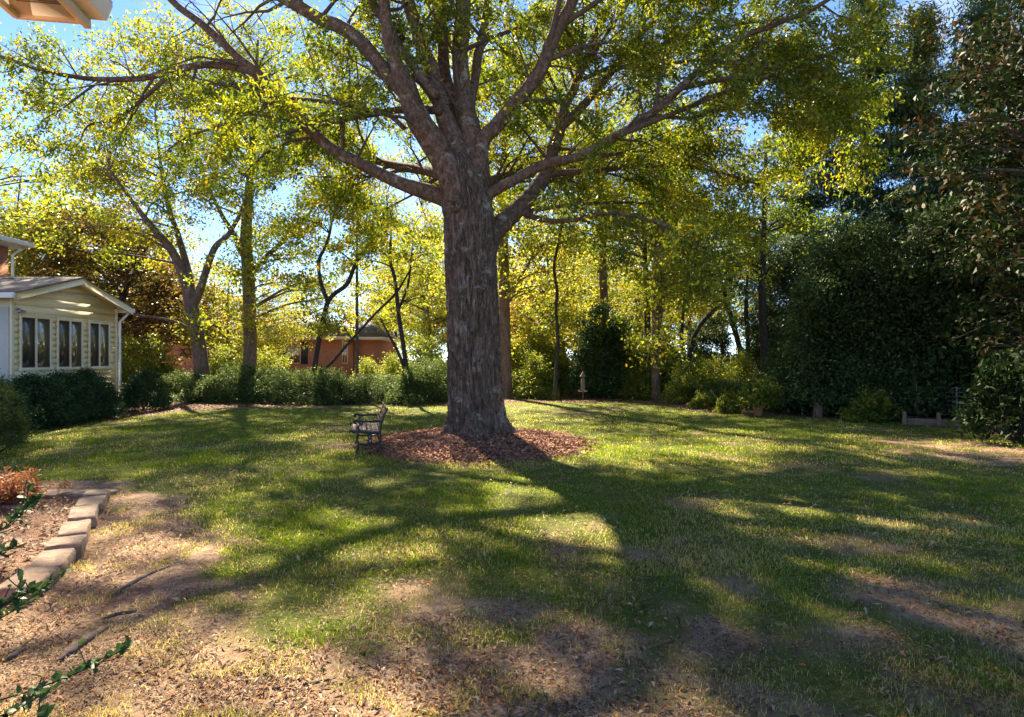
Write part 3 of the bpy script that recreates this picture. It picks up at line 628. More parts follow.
d = 29
tr = [trunk_px([(744, 385, d, 7), (741, 354, d, 5.5), (731, 317, d, 5), (722, 285, d, 4), (712, 250, d, 2)]), trunk_px([(744, 385, d, 6), (748, 350, d, 4.5), (746, 310, d, 4), (748, 270, d, 2)]), trunk_px([(688, 390, d, 7), (688, 365, d, 5), (695, 335, d, 4.5), (712, 312, d, 4), (735, 296, d, 2)]), trunk_px([(688, 370, d, 5), (682, 340, d, 4), (684, 300, d, 2.5)])]
place_tree('woodland_tree', 'cluster of leaning dark stems in the shade left of the holly thicket', 'tree', (tr[0][0][0][0], d, 0), tr, ell_targets(34, P(715, 255, d+1), (3.6, 2.5, 1.8)), 'dark_bark', 'dark_leaf', GB, sub=7, nleaf=48, L=.14, W=.09, ssig=(.7, .7, .45), lsig=(.26, .26, .16))

# ---- shared tree meshes for the woods behind
def proto_tree(name, h, cb, cr, K, sub, nleaf, L, W, bark, leaf, rb=.2, tint=(0, 1), ss=.8, ls=.3, shell=.3):
    pts = catmull([(0, 0, -.1), (rng.normal()*.1, rng.normal()*.1, h*.35), (rng.normal()*.3, rng.normal()*.3, h*.65), (0, 0, h*.93)], 5)
    T = ell_targets(K, (0, 0, (cb+h)/2), (cr, cr, (h-cb)/2), shell)
    mb, ls_ = deciduous([(pts, np.linspace(rb, .03, len(pts)))], T, sub, nleaf, L, W, (ss, ss, ss*.6), (ls, ls, ls*.6), tint)
    r = empty(name); mb.build('trunk', M[bark], r, smooth=True); obj('crown', crown_mesh(name+'_crown', [ls_], M[leaf]), r); return r
pA = proto_tree('woodland_tree', 13, 3, 4.2, 60, 7, 34, .17, .12, 'grey_bark', 'green_leaf', .19, (.2, 1))
pB = proto_tree('woodland_tree', 11, 1.8, 3.8, 55, 7, 34, .17, .12, 'grey_bark', 'yellow_leaf', .15)
pC = proto_tree('woodland_tree', 8, 1.2, 2.8, 40, 6, 40, .17, .12, 'grey_bark', 'orange_leaf', .1)
pD = proto_tree('bronze_tree', 9.5, 1, 3.8, 75, 7, 50, .2, .12, 'dark_bark', 'bronze_leaf', .2)
def conifer(name, h, r, leaf, bark, n=120, dens=42, droop=.5, L=.22):
    mb = MB(); mb.tube([(0, 0, -.1), (.1, 0, h*.5), (0, 0, h)], [.2, .13, .02], 9); subs = []; dr = []
    for k in range(n):
        z = h*(.08+.92*(k/n)**.9); rad = r*(1-(z/h)**1.4)*rng.uniform(.55, 1.1)+.25; a = rng.random()*6.28
        e = np.array([math.cos(a)*rad, math.sin(a)*rad, z-.08*rad+.1]); m1 = np.array([math.cos(a)*rad*.5, math.sin(a)*rad*.5, z+.12*rad])
        q = catmull([(0, 0, z), m1, e], 3); mb.tube(q, np.linspace(.035, .008, len(q)), 4, cap=False)
        m = max(3, int(rad*4.5)); f = .25+.75*rng.random(m)
        w = q[(f*(len(q)-1)).astype(int)]+np.stack([rng.normal(size=m)*.22*rad*f, rng.normal(size=m)*.22*rad*f, -rng.random(m)*.3], -1)
        subs.append(w); dr.append(np.tile([math.cos(a), math.sin(a), -.3], (m, 1)))
    S = np.concatenate(subs); Dr = np.concatenate(dr)
    root = empty(name); mb.build('trunk', M[bark], root, smooth=True)
    obj('crown', crown_mesh(name+'_crown', [cluster_leaves(S, dens, (.26, .26, .12), L, .045, .5, droop=droop, dirs=Dr)], M[leaf]), root); return root
pE = conifer('conifer_tree', 17, 3.6, 'conifer_leaf', 'grey_bark', 150, 46)
pF = conifer('cedar_tree', 14, 2.4, 'cedar_leaf', 'pine_bark', 130, 46, .3)
used = set()
def put(pr, px, d, s, label, group, cat='tree', rz=None, z=None):
    loc = ((px-CX)/F*d, d, gzf((px-CX)/F*d, d)); rz = rng.random()*6.28 if rz is None else rz
    if pr.name not in used:
        used.add(pr.name); pr.location = loc; pr.rotation_euler = (0, 0, rz); pr.scale = (s, s, s) if not hasattr(s, '__len__') else s; tag(pr, label, cat, group); return pr
    return dup(pr, loc, rz, s, label, group, cat)
GW = 'woodland trees behind the garden'
put(pD, 118, 33, (1.15, 1.15, 1.0), 'dense bronze-brown tree rising behind the cream sunroom', GW)
put(pC, 140, 40, .8, 'low peach-orange tree glowing between sunroom and forked tree', GW)
put(pA, -30, 30, 1.15, 'tall yellow-green tree above the brick house corner at the left edge', GW)
put(pA, 60, 42, 1.1, 'pale green tree far behind the sunroom roof peak', GW)
put(pB, 172, 47, 1.0, 'golden tree beyond the forked grey tree, left of the far house', GW)
put(pB, 228, 35, .62, 'small bright yellow tree between the forked and the straight trunk', GW)
put(pB, 270, 38, .6, 'golden tree overhanging the left part of the brick house roof', GW)
put(pA, 425, 46, 1.0, 'yellow-green tree just left of the oak trunk behind the house', GW)
put(pA, 430, 35, .62, 'small green tree close against the left side of the oak trunk', GW)
put(pC, 375, 62, 1.1, 'orange-topped tree far beyond the brick house roof', GW)
put(pB, 540, 34, .9, 'golden tree filling the gap right behind the oak', GW)
put(pC, 520, 41, 1.0, 'orange tree deep in the thicket behind the oak', GW)
put(pB, 590, 42, .8, 'golden tree behind the tall pale pine trunk', GW)
put(pB, 565, 55, 1.15, 'tall golden tree farthest back between oak and pine', GW)
put(pA, 690, 38, .95, 'leafy green tree behind the brown twin trunk', GW)
put(pA, 640, 52, 1.2, 'tall green tree far back between pine and twin trunk', GW)
put(pE, 800, 32, 1.1, 'dark drooping conifer above the left end of the hollies', GW)
put(pE, 868, 29, 1.2, 'tallest dark conifer behind the middle of the holly thicket', GW)
put(pF, 922, 27, 1.22, 'sunlit yellow-green cedar rising behind the hollies beside the magnolia', GW)
put(pE, 985, 25, 1.15, 'dark conifer filling the gap behind the magnolia', GW)
put(pA, 1060, 30, 1.1, 'green tree at the right edge behind the magnolia', GW)
GD = 'distant woodland closing off the view'
rr_ = np.random.default_rng(3)
for k, px in enumerate(list(range(-260, 120, 60))+[150, 215, 305, 395, 432]+list(range(470, 1300, 42))):
    put([pB, pA, pB, pC, pA][k % 5] if px < 720 else [pA, pE, pF][k % 3], px, 54+rr_.random()*14, rr_.uniform(.8, 1.1), 'tree in the distant woodland beyond the garden', GD)
for k, (px, d_) in enumerate([(18, 36), (27, 37)]):
    mb = MB(); x = (px-CX)/F*d_; hh = [12.5, 11.5][k]
    mb.tube(catmull([(0, 0, 0), (.1, 0, hh*.4), (-.1, 0, hh*.75), (.2, 0, hh)], 4), np.linspace(.16, .02, 13), 7)
    bb = grow([(np.array([(0, 0, hh*q/12) for q in range(13)], float), np.linspace(.15, .02, 13))], .35, .5, .8, 2, (30, 55), .3, -.02, .4, 4)
    b2 = grow(bb, .2, .3, .3, .8, (30, 50), .2, 0, .5, 3)
    for p_, r_ in bb+b2: mb.tube(p_, r_, 4, cap=False)
    r = empty('bare_tree', (x, d_, 0)); mb.build('trunk', M['grey_bark'], r, smooth=True)
    obj('crown', crown_mesh('crown', [twig_leaves(b2[::3], 12, .1, .13, .08)], M['yellow_leaf']), r)
    tag(r, ['taller of the two thin nearly bare trees over the sunroom roof', 'shorter thin nearly bare tree over the sunroom roof'][k], 'tree', GB)

# ------------------------------------------------------------ shrubs
def shrub_proto(name, r, h, K, nleaf, L, W, leaf, ls=.12, up=.35, stems=10, tint=(0, 1), lumps=.25, z0=.05):
    T = []
    d = rdir(K); d[:, 2] = np.abs(d[:, 2])*1.1-.12; d = nrm(d)
    q = .62+.38*rng.random(K)**.5; lump = 1+lumps*(vnoise(d[:, 0]*2+9, d[:, 1]*2+9, d[:, 2]*2+3)-.5)*2
    T = np.stack([d[:, 0]*r*q*lump, d[:, 1]*r*q*lump, np.maximum(z0+.12*h, d[:, 2]*q*lump*h*.9+.14*h)], -1)
    mb = MB()
    for k in range(stems):
        t = T[rng.integers(K)]; b = np.array([rng.normal()*.06, rng.normal()*.06, -.03])
        mb.tube(catmull([b, (b+t)/2+rng.normal(size=3)*.05, t], 3), np.linspace(.022, .006, 7), 5, cap=False)
    root = empty(name); mb.build('stems', M['dark_bark'], root, smooth=True)
    # shoots that break the outline
    S = T[rng.integers(0, K, K//4)]; S = S+nrm(S+np.array([0, 0, .2]))*rng.uniform(.03, .18, (len(S), 1))*r
    obj('foliage', crown_mesh(name+'_foliage', [cluster_leaves(T, nleaf, (ls, ls, ls*.8), L, W, up, tint=tint, dirs=d), cluster_leaves(S, nleaf//3, ls*.5, L, W, up, tint=(tint[0]*.5+.5*tint[1], tint[1]))], M[leaf]), root)
    return root
sHedge = shrub_proto('hedge_shrub', .95, 1.4, 330, 60, .07, .034, 'hedge_leaf', .10, lumps=.22)
sCover = shrub_proto('low_shrub', 1.25, 1.0, 230, 55, .10, .034, 'cover_leaf', .15, .3, lumps=.75)
sLime = shrub_proto('lime_shrub', 1.2, 1.7, 230, 50, .12, .065, 'lime_leaf', .2, lumps=.9)
sDark = shrub_proto('dark_shrub', 1.1, 2.9, 330, 60, .11, .055, 'dark_leaf', .17, lumps=.7)
sGold = shrub_proto('golden_shrub', 1.5, 2.6, 240, 45, .14, .09, 'yellow_leaf', .2, lumps=.5)
sFern = shrub_proto('leafy_plant', .55, .75, 60, 34, .14, .05, 'lime_leaf', .1, .3, lumps=.5)
sHolly = shrub_proto('holly_tree', 2.1, 4.6, 950, 55, .13, .065, 'dark_leaf', .24, .35, lumps=.75, stems=16)
G1 = 'dark clipped shrubs beside the sunroom'
def putg(pr, px, py, s, label, group, cat='shrub', rz=None, d=None):
    d_ = D(py) if d is None else d
    return put(pr, px, d_, s, label, group, cat, rz)
def putw(pr, x, y, s, label, group, cat='shrub'): return put(pr, CX+F*x/y, y, s, label, group, cat)
putw(sHedge, -12.35, 14.5, (1.0, 1.0, .80), 'dark green shrub at the left end under the first sunroom window', G1)
putw(sHedge, -12.4, 15.8, (1.0, .95, .83), 'dark green shrub in front of the left sunroom window', G1)
putw(sHedge, -12.4, 17.0, (.95, 1.0, .84), 'dark green shrub in front of the middle sunroom window', G1)
putw(sHedge, -12.45, 18.15, (.9, .9, .88), 'dark green shrub in front of the right sunroom window', G1)
putw(sHedge, -12.35, 20.8, (.78, .78, .82), 'detached rounded shrub past the right corner of the sunroom', G1)
G2 = 'low bluish shrubs along the back of the lawn'
xs = [178, 212, 243, 272, 300, 328, 358, 388, 416, 440]
lbs = ['low shrub at the foot of the forked grey tree', 'low shrub between the forked and straight trunks', 'low shrub at the foot of the straight trunk', 'low blue-green shrub right of the straight trunk',
       'low blue-green shrub left of the slender crooked tree', 'low blue-green shrub covering the foot of the slender crooked tree', 'low blue-green shrub below the thin upright sapling',
       'low blue-green shrub left of the thin dark sapling', 'low blue-green shrub at the foot of the thin dark sapling', 'low shrub touching the left side of the oak trunk']
for k, px in enumerate(xs):
    putg(sCover, px, 404-rng.random()*5, (.8+.4*rng.random(), 1.0, .62+.6*rng.random()), lbs[k], G2)
G3 = 'sunlit lime shrubs behind the low shrubs'
for px, d_, s, lb in [(222, 29, .95, 'lime shrub behind the low shrubs near the forked tree'), (268, 30, .9, 'lime shrub below the shuttered brick house window'), (366, 31, .72, 'lime shrub in front of the right brick wall'), (392, 30, .8, 'lime shrub between thin saplings and brick house'),
                    (430, 29, 1.1, 'lime shrub just left of the oak behind the low shrubs'), (150, 30, 1.15, 'green shrub between the sunroom corner and the forked tree'), (318, 33, .5, 'lime shrub under the brick wall behind the crooked tree')]:
    put(sLime, px, d_, s, lb, G3, 'shrub')
G4 = 'understory shrubs right of the oak'
for pr, px, d_, s, lb in [(sGold, 525, 30, 1.0, 'golden shrub just right of the straight trunk behind the oak'), (sGold, 548, 31, .95, 'golden shrub behind the spindly wavy sapling'), (sLime, 535, 27.5, .8, 'small lime shrub at the lawn edge right of the oak'),
                    (sDark, 596, 27.9, 1.1, 'dark evergreen shrub behind the bird feeder'), (sDark, 612, 28.6, .95, 'second dark evergreen shrub touching the one by the bird feeder'),
                    (sLime, 625, 29, 1.45, 'tall yellow-green shrub left of the brown twin trunk'), (sLime, 640, 27, .8, 'small lime shrub left of the foot of the twin trunk'), (sGold, 612, 34, 1.1, 'golden shrub above and behind the dark evergreens'),
                    (sDark, 668, 28, .75, 'dark shrub just right of the twin trunk'), (sLime, 690, 24.2, .62, 'bright green shrub at the bed corner right of the twin trunk'), (sLime, 716, 23.5, .72, 'bright leafy shrub left of the terracotta pot'),
                    (sCover, 735, 22.5, .7, 'pale green low shrub behind the leafy plants by the pot'), (sLime, 742, 26, .8, 'lime shrub below the leaning dark stems'), (sCover, 785, 21, .95, 'silvery low shrub right of the terracotta pot'), (sLime, 806, 22.5, .8, 'green shrub by the left post of the wire fence'),
                    (sDark, 705, 31, 1.0, 'dark shrub in deep shade below the leaning stems'), (sDark, 775, 28, 1.1, 'dark shrub filling the gap left of the hollies')]:
    put(pr, px, d_, s, lb, G4, 'shrub')
G5 = 'leafy plants along the right hand bed'
for px, py, s, lb in [(700, 408, .6, 'small leafy plant at the bed corner'), (728, 412, .75, 'leafy plant just left of the terracotta pot'), (868, 421, .95, 'bright bushy plant in front of the wire fence'), (885, 420, .6, 'small sprig of green beside the bushy fence plant'), (980, 426, .7, 'leafy plant at the right end of the wire fence')]:
    putg(sFern, px, py, s, lb, G5, 'plant')
G6 = 'dark hollies behind the wire fence'
for px, d_, s, lb in [(826, 20.5, (.95, .95, .92), 'dark holly at the left end of the thicket'), (878, 19.6, (.95, .95, 1.0), 'dark holly in the middle of the thicket'), (930, 19, (.95, .95, .97), 'dark holly right of the middle of the thicket'), (985, 18.5, (1, 1, 1.05), 'dark holly at the right end behind the magnolia')]:
    put(sHolly, px, d_, s, lb, G6, 'tree')
# bush cut by the left edge
sEdge = shrub_proto('boxwood_bush', .62, 1.45, 260, 70, .035, .02, 'cover_leaf', .07, .3, lumps=.15)
putw(sEdge, -9.35, 11.0, 1.0, 'rounded small-leaved bush cut off by the left edge near the lawn', None, 'shrub')

# magnolia upper right and its low neighbour
def magnolia():
    c = np.array([13.1, 13.2, 6.4]); T = ell_targets(330, c, (3.6, 3.4, 5.6), .45)
    T = T[T[:, 2] > 1.0]
    tr = (catmull([(12.6, 13.6, -.1), (12.6, 13.4, 3), (12.5, 13.3, 7), (12.6, 13.2, 11)], 5), np.linspace(.28, .04, 16))
    b = np.array([12.6, 13.5, 0])
    mb, ls = deciduous([(tr[0]-b, tr[1])], T-b, 5, 24, .18, .08, (.42, .42, .3), (.19, .19, .14), (0, 1), droop=.1)
    r = empty('magnolia_tree', b); mb.build('trunk', M['grey_bark'], r, smooth=True)
    obj('crown', crown_mesh('magnolia_crown', [ls], M['magnolia_leaf']), r)
    tag(r, 'big magnolia with glossy dark and rusty leaves filling the upper right corner', 'tree')
magnolia()
sMag = shrub_proto('broadleaf_shrub', 1.0, 1.75, 120, 26, .17, .07, 'magnolia_leaf', .13, .45, tint=(0, .62))
putw(sMag, 10.35, 12.6, (.95, .95, 1), 'glossy broadleaf shrub at the right edge beside the lawn', None, 'shrub')

# ------------------------------------------------------------ rust plant in the near bed
def rust_plant():
    n = 150; x, y = -5.95, 7.3; r = empty('dried_plant', (x, y, gzf(x, y))); mb = MB(); T = []
    for k in range(n):
        a = rng.random()*6.28; ln = rng.uniform(.15, .4); lean = rng.uniform(.1, .9); b = np.array([rng.normal()*.16, rng.normal()*.16, -.02])
        t = b+np.array([math.cos(a)*lean*ln, math.sin(a)*lean*ln, ln]); m1 = (b+t)/2+np.array([0, 0, .05])
        mb.tube([b, m1, t], [.004, .003, .0015], 3, cap=False); T += [m1, t, (m1+t)/2]
    mb.build('stems', M['rust_leaf'], r)
    obj('foliage', crown_mesh('rust_foliage', [cluster_leaves(np.array(T), 7, .025, .09, .012, .2, droop=-.2)], M['rust_leaf']), r)
    tag(r, 'tuft of rusty red dried stems in the bed behind the edging stones', 'plant')
rust_plant()

# ------------------------------------------------------------ near shrub at the left with sprigs entering the frame
def near_shrub():
    b = np.array([-1.75, 1.25, 0]); r = empty('foreground_shrub', b); mb = MB()
    Vs = []
    def sprig(pts, w=.004, n=26, lf=.022):
        q = catmull(pts, 6); mb.tube(q-b, np.linspace(w*.6, .0012, len(q)), 5); n = int(np.linalg.norm(np.diff(q, axis=0), axis=1).sum()/.017)
        f = np.linspace(.02, 1, n); ii = f*(len(q)-1); lo = np.floor(ii).astype(int).clip(0, len(q)-2); p = q[lo]+(q[lo+1]-q[lo])*(ii-lo)[:, None]
        t = nrm(np.gradient(q, axis=0))[lo]; sd = nrm(np.cross(t, [0, 0, 1]))*np.where(np.arange(n) % 2 == 0, 1, -1)[:, None]
        U = nrm(t*.55+sd*.9+rng.normal(size=(n, 3))*.5+np.array([0, 0, .3])); L = lf*(.7+.5*rng.random(n))
        V, Q = leaf_quad(p+U*L[:, None]*.5-b, U, np.tile([0, 0, 1.], (n, 1))+rng.normal(size=(n, 3))*.5, L, L*.62)
        Vs.append((V, Q, rng.random(n*4)))
    def leaf_quad(C, U, N, L, W):
        # rounded leaf: six-sided outline as four quads about the midrib
        S = nrm(np.cross(N, U)); N = np.cross(U, S); L = L[:, None]; W = W[:, None]; n = len(C)
        prof_ = [(-.5, 0), (-.2, .85), (.2, .9), (.5, 0)]
        V = np.empty((n, 8, 3))
        for k, (a, w) in enumerate([(-.5, 0), (-.22, .0), (.2, .0), (.5, 0)]): V[:, k] = C+U*L*a-N*L*.25*(a+.1)**2
        V[:, 4] = C+U*L*-.22+S*W*.5+N*W*.12; V[:, 5] = C+U*L*.2+S*W*.46+N*W*.12
        V[:, 6] = C+U*L*-.22-S*W*.5+N*W*.12; V[:, 7] = C+U*L*.2-S*W*.46+N*W*.12
        f = np.array([(0, 1, 4, 4), (1, 2, 5, 4), (2, 3, 5, 5), (0, 6, 1, 1)])
        base = np.arange(n)[:, None, None]*8
        Q = (np.array([[1, 2, 5, 4], [1, 6, 7, 2], [0, 6, 1, 4], [3, 5, 2, 7]])[None]+base).reshape(-1, 4)
        return V.reshape(-1, 3), Q
    def sprig2(pts, w=.005, lf=.024):
        sprig(pts, w, 0, lf)
        q = catmull(pts, 6)
        for m_ in range(5):
            k = rng.integers(len(q)//2, len(q)-2); t = nrm(q[k+1]-q[k]); dv = nrm(t*.8+rng.normal(size=3)*.6+np.array([0, 0, .25])); ln = rng.uniform(.03, .07)
            sprig([q[k], q[k]+dv*ln*.5+rng.normal(size=3)*.006, q[k]+dv*ln+np.array([0, 0, .01])], .0022, 0, lf*rng.uniform(.7, 1.0))
    B0 = b+np.array([0, 0, .1])
    for pts in [[P(-260, 800, 1.25), P(-120, 730, 1.3), P(0, 700, 1.32), P(60, 680, 1.33), P(100, 662, 1.33), P(129, 646, 1.33)],
                [P(-200, 760, 1.3), P(-60, 735, 1.3), P(10, 712, 1.28), P(50, 690, 1.25)], [P(-250, 690, 1.4), P(-80, 650, 1.42), P(0, 618, 1.45), P(30, 598, 1.45), P(62, 574, 1.45)],
                [P(-150, 640, 1.4), P(-40, 625, 1.4), P(12, 600, 1.4), P(36, 588, 1.4)], [P(-200, 600, 1.6), P(-60, 560, 1.6), P(0, 530, 1.62), P(22, 512, 1.62), P(36, 497, 1.62)], [P(-150, 580, 1.5), P(-40, 560, 1.5), P(16, 548, 1.5)],
                [P(-160, 820, 1.2), P(-40, 790, 1.2), P(20, 740, 1.2), P(45, 716, 1.2)]]:
        q = [B0+rng.normal(size=3)*.03, (B0+pts[0])/2+np.array([-.05, 0, .1])]+pts
        sprig2(q)
    for k in range(90):
        a = rng.random()*6.28; e = B0+np.array([-.25+math.cos(a)*rng.uniform(.1, .42), math.sin(a)*rng.uniform(.1, .5)-.15, rng.uniform(.3, 1.15)])
        sprig([B0, (B0+e)/2+rng.normal(size=3)*.08, e], .004, 26)
    mb.build('stems', M['dark_bark'], r, smooth=True)
    obj('foliage', crown_mesh('near_foliage', Vs, M['hedge_leaf']), r)
    tag(r, 'shrub with small glossy leaves reaching into the bottom left corner', 'shrub')
near_shrub()

# ------------------------------------------------------------ sunroom
def sunroom():
    r = empty('sunroom', (-13.2, 18.5, 0), R(2.0)); y0, y1 = -2.28, 2.32; hh = 3.42; rz_ = 4.10; ym = .05
    tag(r, 'cream lap-sided sunroom with low gable and three paired windows', 'building')
    b = MB(); b.box(-3.2, -.03, y0, y1, 0, hh); b.prism([(y0, hh), (y1, hh), (ym, rz_-.05)], -3.2, -.03)
    b.build('wall', M['cream'], r)
    wins = [(-1.93, -.86), (-.51, .50), (.90, 1.86)]; wz0, wz1 = 1.50, 2.86
    lap = MB()
    def course(ya, yb, z0, z1, ya2=None, yb2=None):
        ya2 = ya if ya2 is None else ya2; yb2 = yb if yb2 is None else yb2
        V = [(0.004, ya, z0), (.0, ya2, z1), (-.03, ya2, z1), (-.03, ya, z0), (.004, yb, z0), (.0, yb2, z1), (-.03, yb2, z1), (-.03, yb, z0)]
        V[0] = (.034, ya, z0); V[4] = (.034, yb, z0)
        lap.add(V, [(0, 4, 5, 1), (1, 5, 6, 2), (0, 3, 7, 4), (0, 1, 2, 3), (4, 7, 6, 5)])
    z = .25; st = .17
    while z < 2.95:
        if z+st > wz0-.06 and z < wz1+.06:
            e = [y0]+[v for w in wins for v in (w[0]-.07, w[1]+.07)]+[y1]
            for k in range(0, len(e), 2):
                if e[k+1]-e[k] > .05: course(e[k]+(.09 if k == 0 else 0), e[k+1]-(.09 if k == len(e)-2 else 0), z, z+st-.016)
        else: course(y0+.09, y1-.09, z, z+st-.016)
        z += st
    zz_ = [z, 3.20, 3.46, 3.74, 4.03]
    for a, c_ in zip(zz_[:-1], zz_[1:]):
        def lim(q):
            t = max(0, (q-3.44)/(rz_-3.44)); return y0+(ym-y0)*t, y1-(y1-ym)*t
        l0, h0 = lim(a); l1, h1 = lim(c_); course(l0+.03, h0-.03, a, c_-.022, l1, h1)
    lap.build('siding', M['cream'], r)
    t = MB(); t.box(-.02, .035, y0-.01, y0+.09, .2, 3.42); t.box(-.02, .035, y1-.09, y1+.01, .2, 3.42); t.box(-.02, .03, y0+.09, y1-.09, 2.93, 2.99)
    t.box(-.02, .03, y0+.09, y1-.09, .1, .25)
    t.build('corner_trim', M['cream_trim'], r, bevel=.004)
    for k, (a, c_) in enumerate(wins):
        f = MB(); f.box(-.01, .045, a-.07, a, wz0-.05, wz1+.06); f.box(-.01, .045, c_, c_+.07, wz0-.05, wz1+.06); f.box(-.01, .05, a, c_, wz1, wz1+.06); m_ = (a+c_)/2
        f.box(-.01, .04, m_-.03, m_+.03, wz0, wz1)
        w = f.build('window', M['cream_trim'], r, bevel=.003)
        s_ = MB(); s_.box(-.01, .075, a-.1, c_+.1, wz0-.09, wz0-.0); s_.build('sill', M['cream_trim'], w, bevel=.004)
        for q, (u, v) in enumerate([(a, m_-.03), (m_+.03, c_)]):
            sf = MB(); e = .022
            sf.box(.0, .022, u, u+e, wz0, wz1); sf.box(.0, .022, v-e, v, wz0, wz1); sf.box(.0, .022, u+e, v-e, wz0, wz0+e); sf.box(.0, .022, u+e, v-e, wz1-e, wz1)
            sf.build('sash', M['brown_frame'], w)
            g = MB(); g.box(-.005, .008, u+e, v-e, wz0+e, wz1-e); g.build('pane', M['glass_screen'] if q == 0 else M['glass_clear'], w)
    # roof: two slopes with overhang, rake boards
    oh = .30; sl_ = .275
    ze0 = hh-.02; 
    rf = MB(); za = rz_+.02-(ym-(y0-oh))*sl_; zb = rz_+.02-((y1+oh)-ym)*sl_
    rf.prism([(y0-oh, za), (ym, rz_+.02), (ym, rz_+.09), (y0-oh, za+.07)], -3.6, .36); rf.prism([(ym, rz_+.02), (y1+oh, zb), (y1+oh, zb+.07), (ym, rz_+.09)], -3.6, .36)
    rf.build('roof', M['shingles'], r)
    tr_ = MB(); tr_.prism([(y0-oh-.01, za-.15), (ym, rz_-.13), (ym, rz_+.03), (y0-oh-.01, za+.03)], .33, .375); tr_.prism([(ym, rz_-.15), (y1+oh+.01, zb-.17), (y1+oh+.01, zb+.03), (ym, rz_+.03)], .331, .376)
    tr_.build('rake_board', M['cream_trim'], r)
    so_ = MB(); so_.prism([(y0-oh, za-.05), (ym, rz_-.03), (ym, rz_-.005), (y0-oh, za-.02)], 0, .328); so_.prism([(ym, rz_-.03), (y1+oh, zb-.05), (y1+oh, zb-.02), (ym, rz_-.005)], 0, .329)
    so_.build('soffit', M['cream'], r)
    for ga in (y0-oh-.14, y1+oh+.02): gt = MB(); zq = za if ga < 0 else zb; gt.box(-3.4, .37, ga, ga+.12, zq-.1, zq+.04); gt.build('gutter', M['white'], r, bevel=.01)
    dn = MB(); dn.tube([(.2, y1+oh+.06, zb-.08), (.16, y1+oh, zb-.2), (.06, y1+.09, zb-.42), (.06, y1+.09, .2), (.12, y1+.15, .1)], .04, 8); dn.build('downspout', M['white'], r, smooth=True)
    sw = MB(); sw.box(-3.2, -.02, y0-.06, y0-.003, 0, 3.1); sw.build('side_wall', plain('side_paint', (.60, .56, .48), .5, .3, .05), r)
    fl = MB(); fl.box(.03, .07, y0+.12, y0+.22, 3.02, 3.09); fl.tube([(.06, y0+.15, 3.04), (.14, y0+.10, 3.0), (.17, y0+.08, 2.98)], [.03, .035, .05], 10); fl.tube([(.06, y0+.2, 3.04), (.14, y0+.26, 3.0), (.17, y0+.28, 2.98)], [.03, .035, .05], 10)
    fl.build('floodlight', M['concrete'], r, smooth=False)
sunroom()
def main_house():
    r = empty('brick_house', (-16.25, 20.0, 0), R(2)); tag(r, 'taller brick house corner with white eave behind the sunroom', 'building')
    b = MB(); b.box(-8, 0, -12, 0, 0, 5.35); b.build('wall', M['brick'], r)
    s = MB(); s.box(-8, .36, -12.3, .36, 5.35, 5.5); s.build('soffit', M['white'], r)
    g = MB(); g.box(-8, .48, .38, .5, 5.4, 5.55); g.box(.38, .5, -12.3, .38, 5.4, 5.55); g.tube([(.2, .44, 5.4), (.12, .25, 5.25), (.1, .05, 5.1), (.1, .05, 4.0)], .04, 8); g.build('gutter', M['white'], r, bevel=.01)
    f = MB(); f.prism([(-8.5, 7.5), (.42, 5.52), (.42, 5.6), (-8.5, 7.6)], -12.3, .42, 'y'); f.build('roof', M['shingles'], r)
main_house()

# ------------------------------------------------------------ brick house beyond the garden
def far_house():
    d = 45.; x0, x1 = (164-CX)/F*d, (349-CX)/F*d; r = empty('ranch_house', ((x0+x1)/2, d, 0)); w = (x1-x0)/2; hz = 3.25
    tag(r, 'low brick ranch house with grey hipped roof seen through the left trees', 'building')
    b = MB(); b.box(-w, w, 0, 7, 0, hz); b.box(w, w+1.9, 1.2, 7, 0, hz); b.build('wall', M['brick_far'], r)
    rf = MB(); e = .5; zt = 5.05
    for (a, c_, f, g, t) in [(-w-e, w+e, -e, 7+e, zt), (w-1.5, w+1.9+e, 1.2-e, 7.3, zt-.25)]:
        ym = (f+g)/2; i_ = min(3.4, (c_-a)/2-.05)
        V = [(a, f, hz+.12), (c_, f, hz+.12), (c_, g, hz+.12), (a, g, hz+.12), (a+i_, ym, t), (c_-i_, ym, t)]
        rf.add(V, [(0, 1, 5, 4), (2, 3, 4, 5), (3, 2, 1, 0)], [(1, 2, 5), (3, 0, 4)])
    rf.build('roof', M['shingles'], r)
    ea = MB(); ea.box(-w-e, w+e, -e, 7+e, hz-.12, hz+.10); ea.box(w+e+.003, w+1.9+e, 1.2-e, 7.2, hz-.12, hz+.095); ea.build('eave', M['cream_trim'], r)
    for px0, px1 in [(238, 244), (288, 300), (343, 347)]:
        a, c_ = (px0-CX)/F*d-(x0+x1)/2, (px1-CX)/F*d-(x0+x1)/2
        f = MB(); f.box(a-.06, c_+.06, -.05, -.002, 1.35, 2.95); o = f.build('window', M['cream_trim'], r)
        p_ = MB(); p_.box(a, (a+c_)/2-.03, -.07, -.052, 1.45, 2.85); p_.box((a+c_)/2+.03, c_, -.07, -.052, 1.45, 2.85); p_.build('pane', M['glass_clear'], o)
        if c_-a > .6:
            s = MB(); s.box(a-.58, a-.08, -.06, -.003, 1.35, 2.95); s.build('shutter', M['shutter'], r); s = MB(); s.box(c_+.08, c_+.58, -.06, -.003, 1.35, 2.95); s.build('shutter', M['shutter'], r)
far_house()

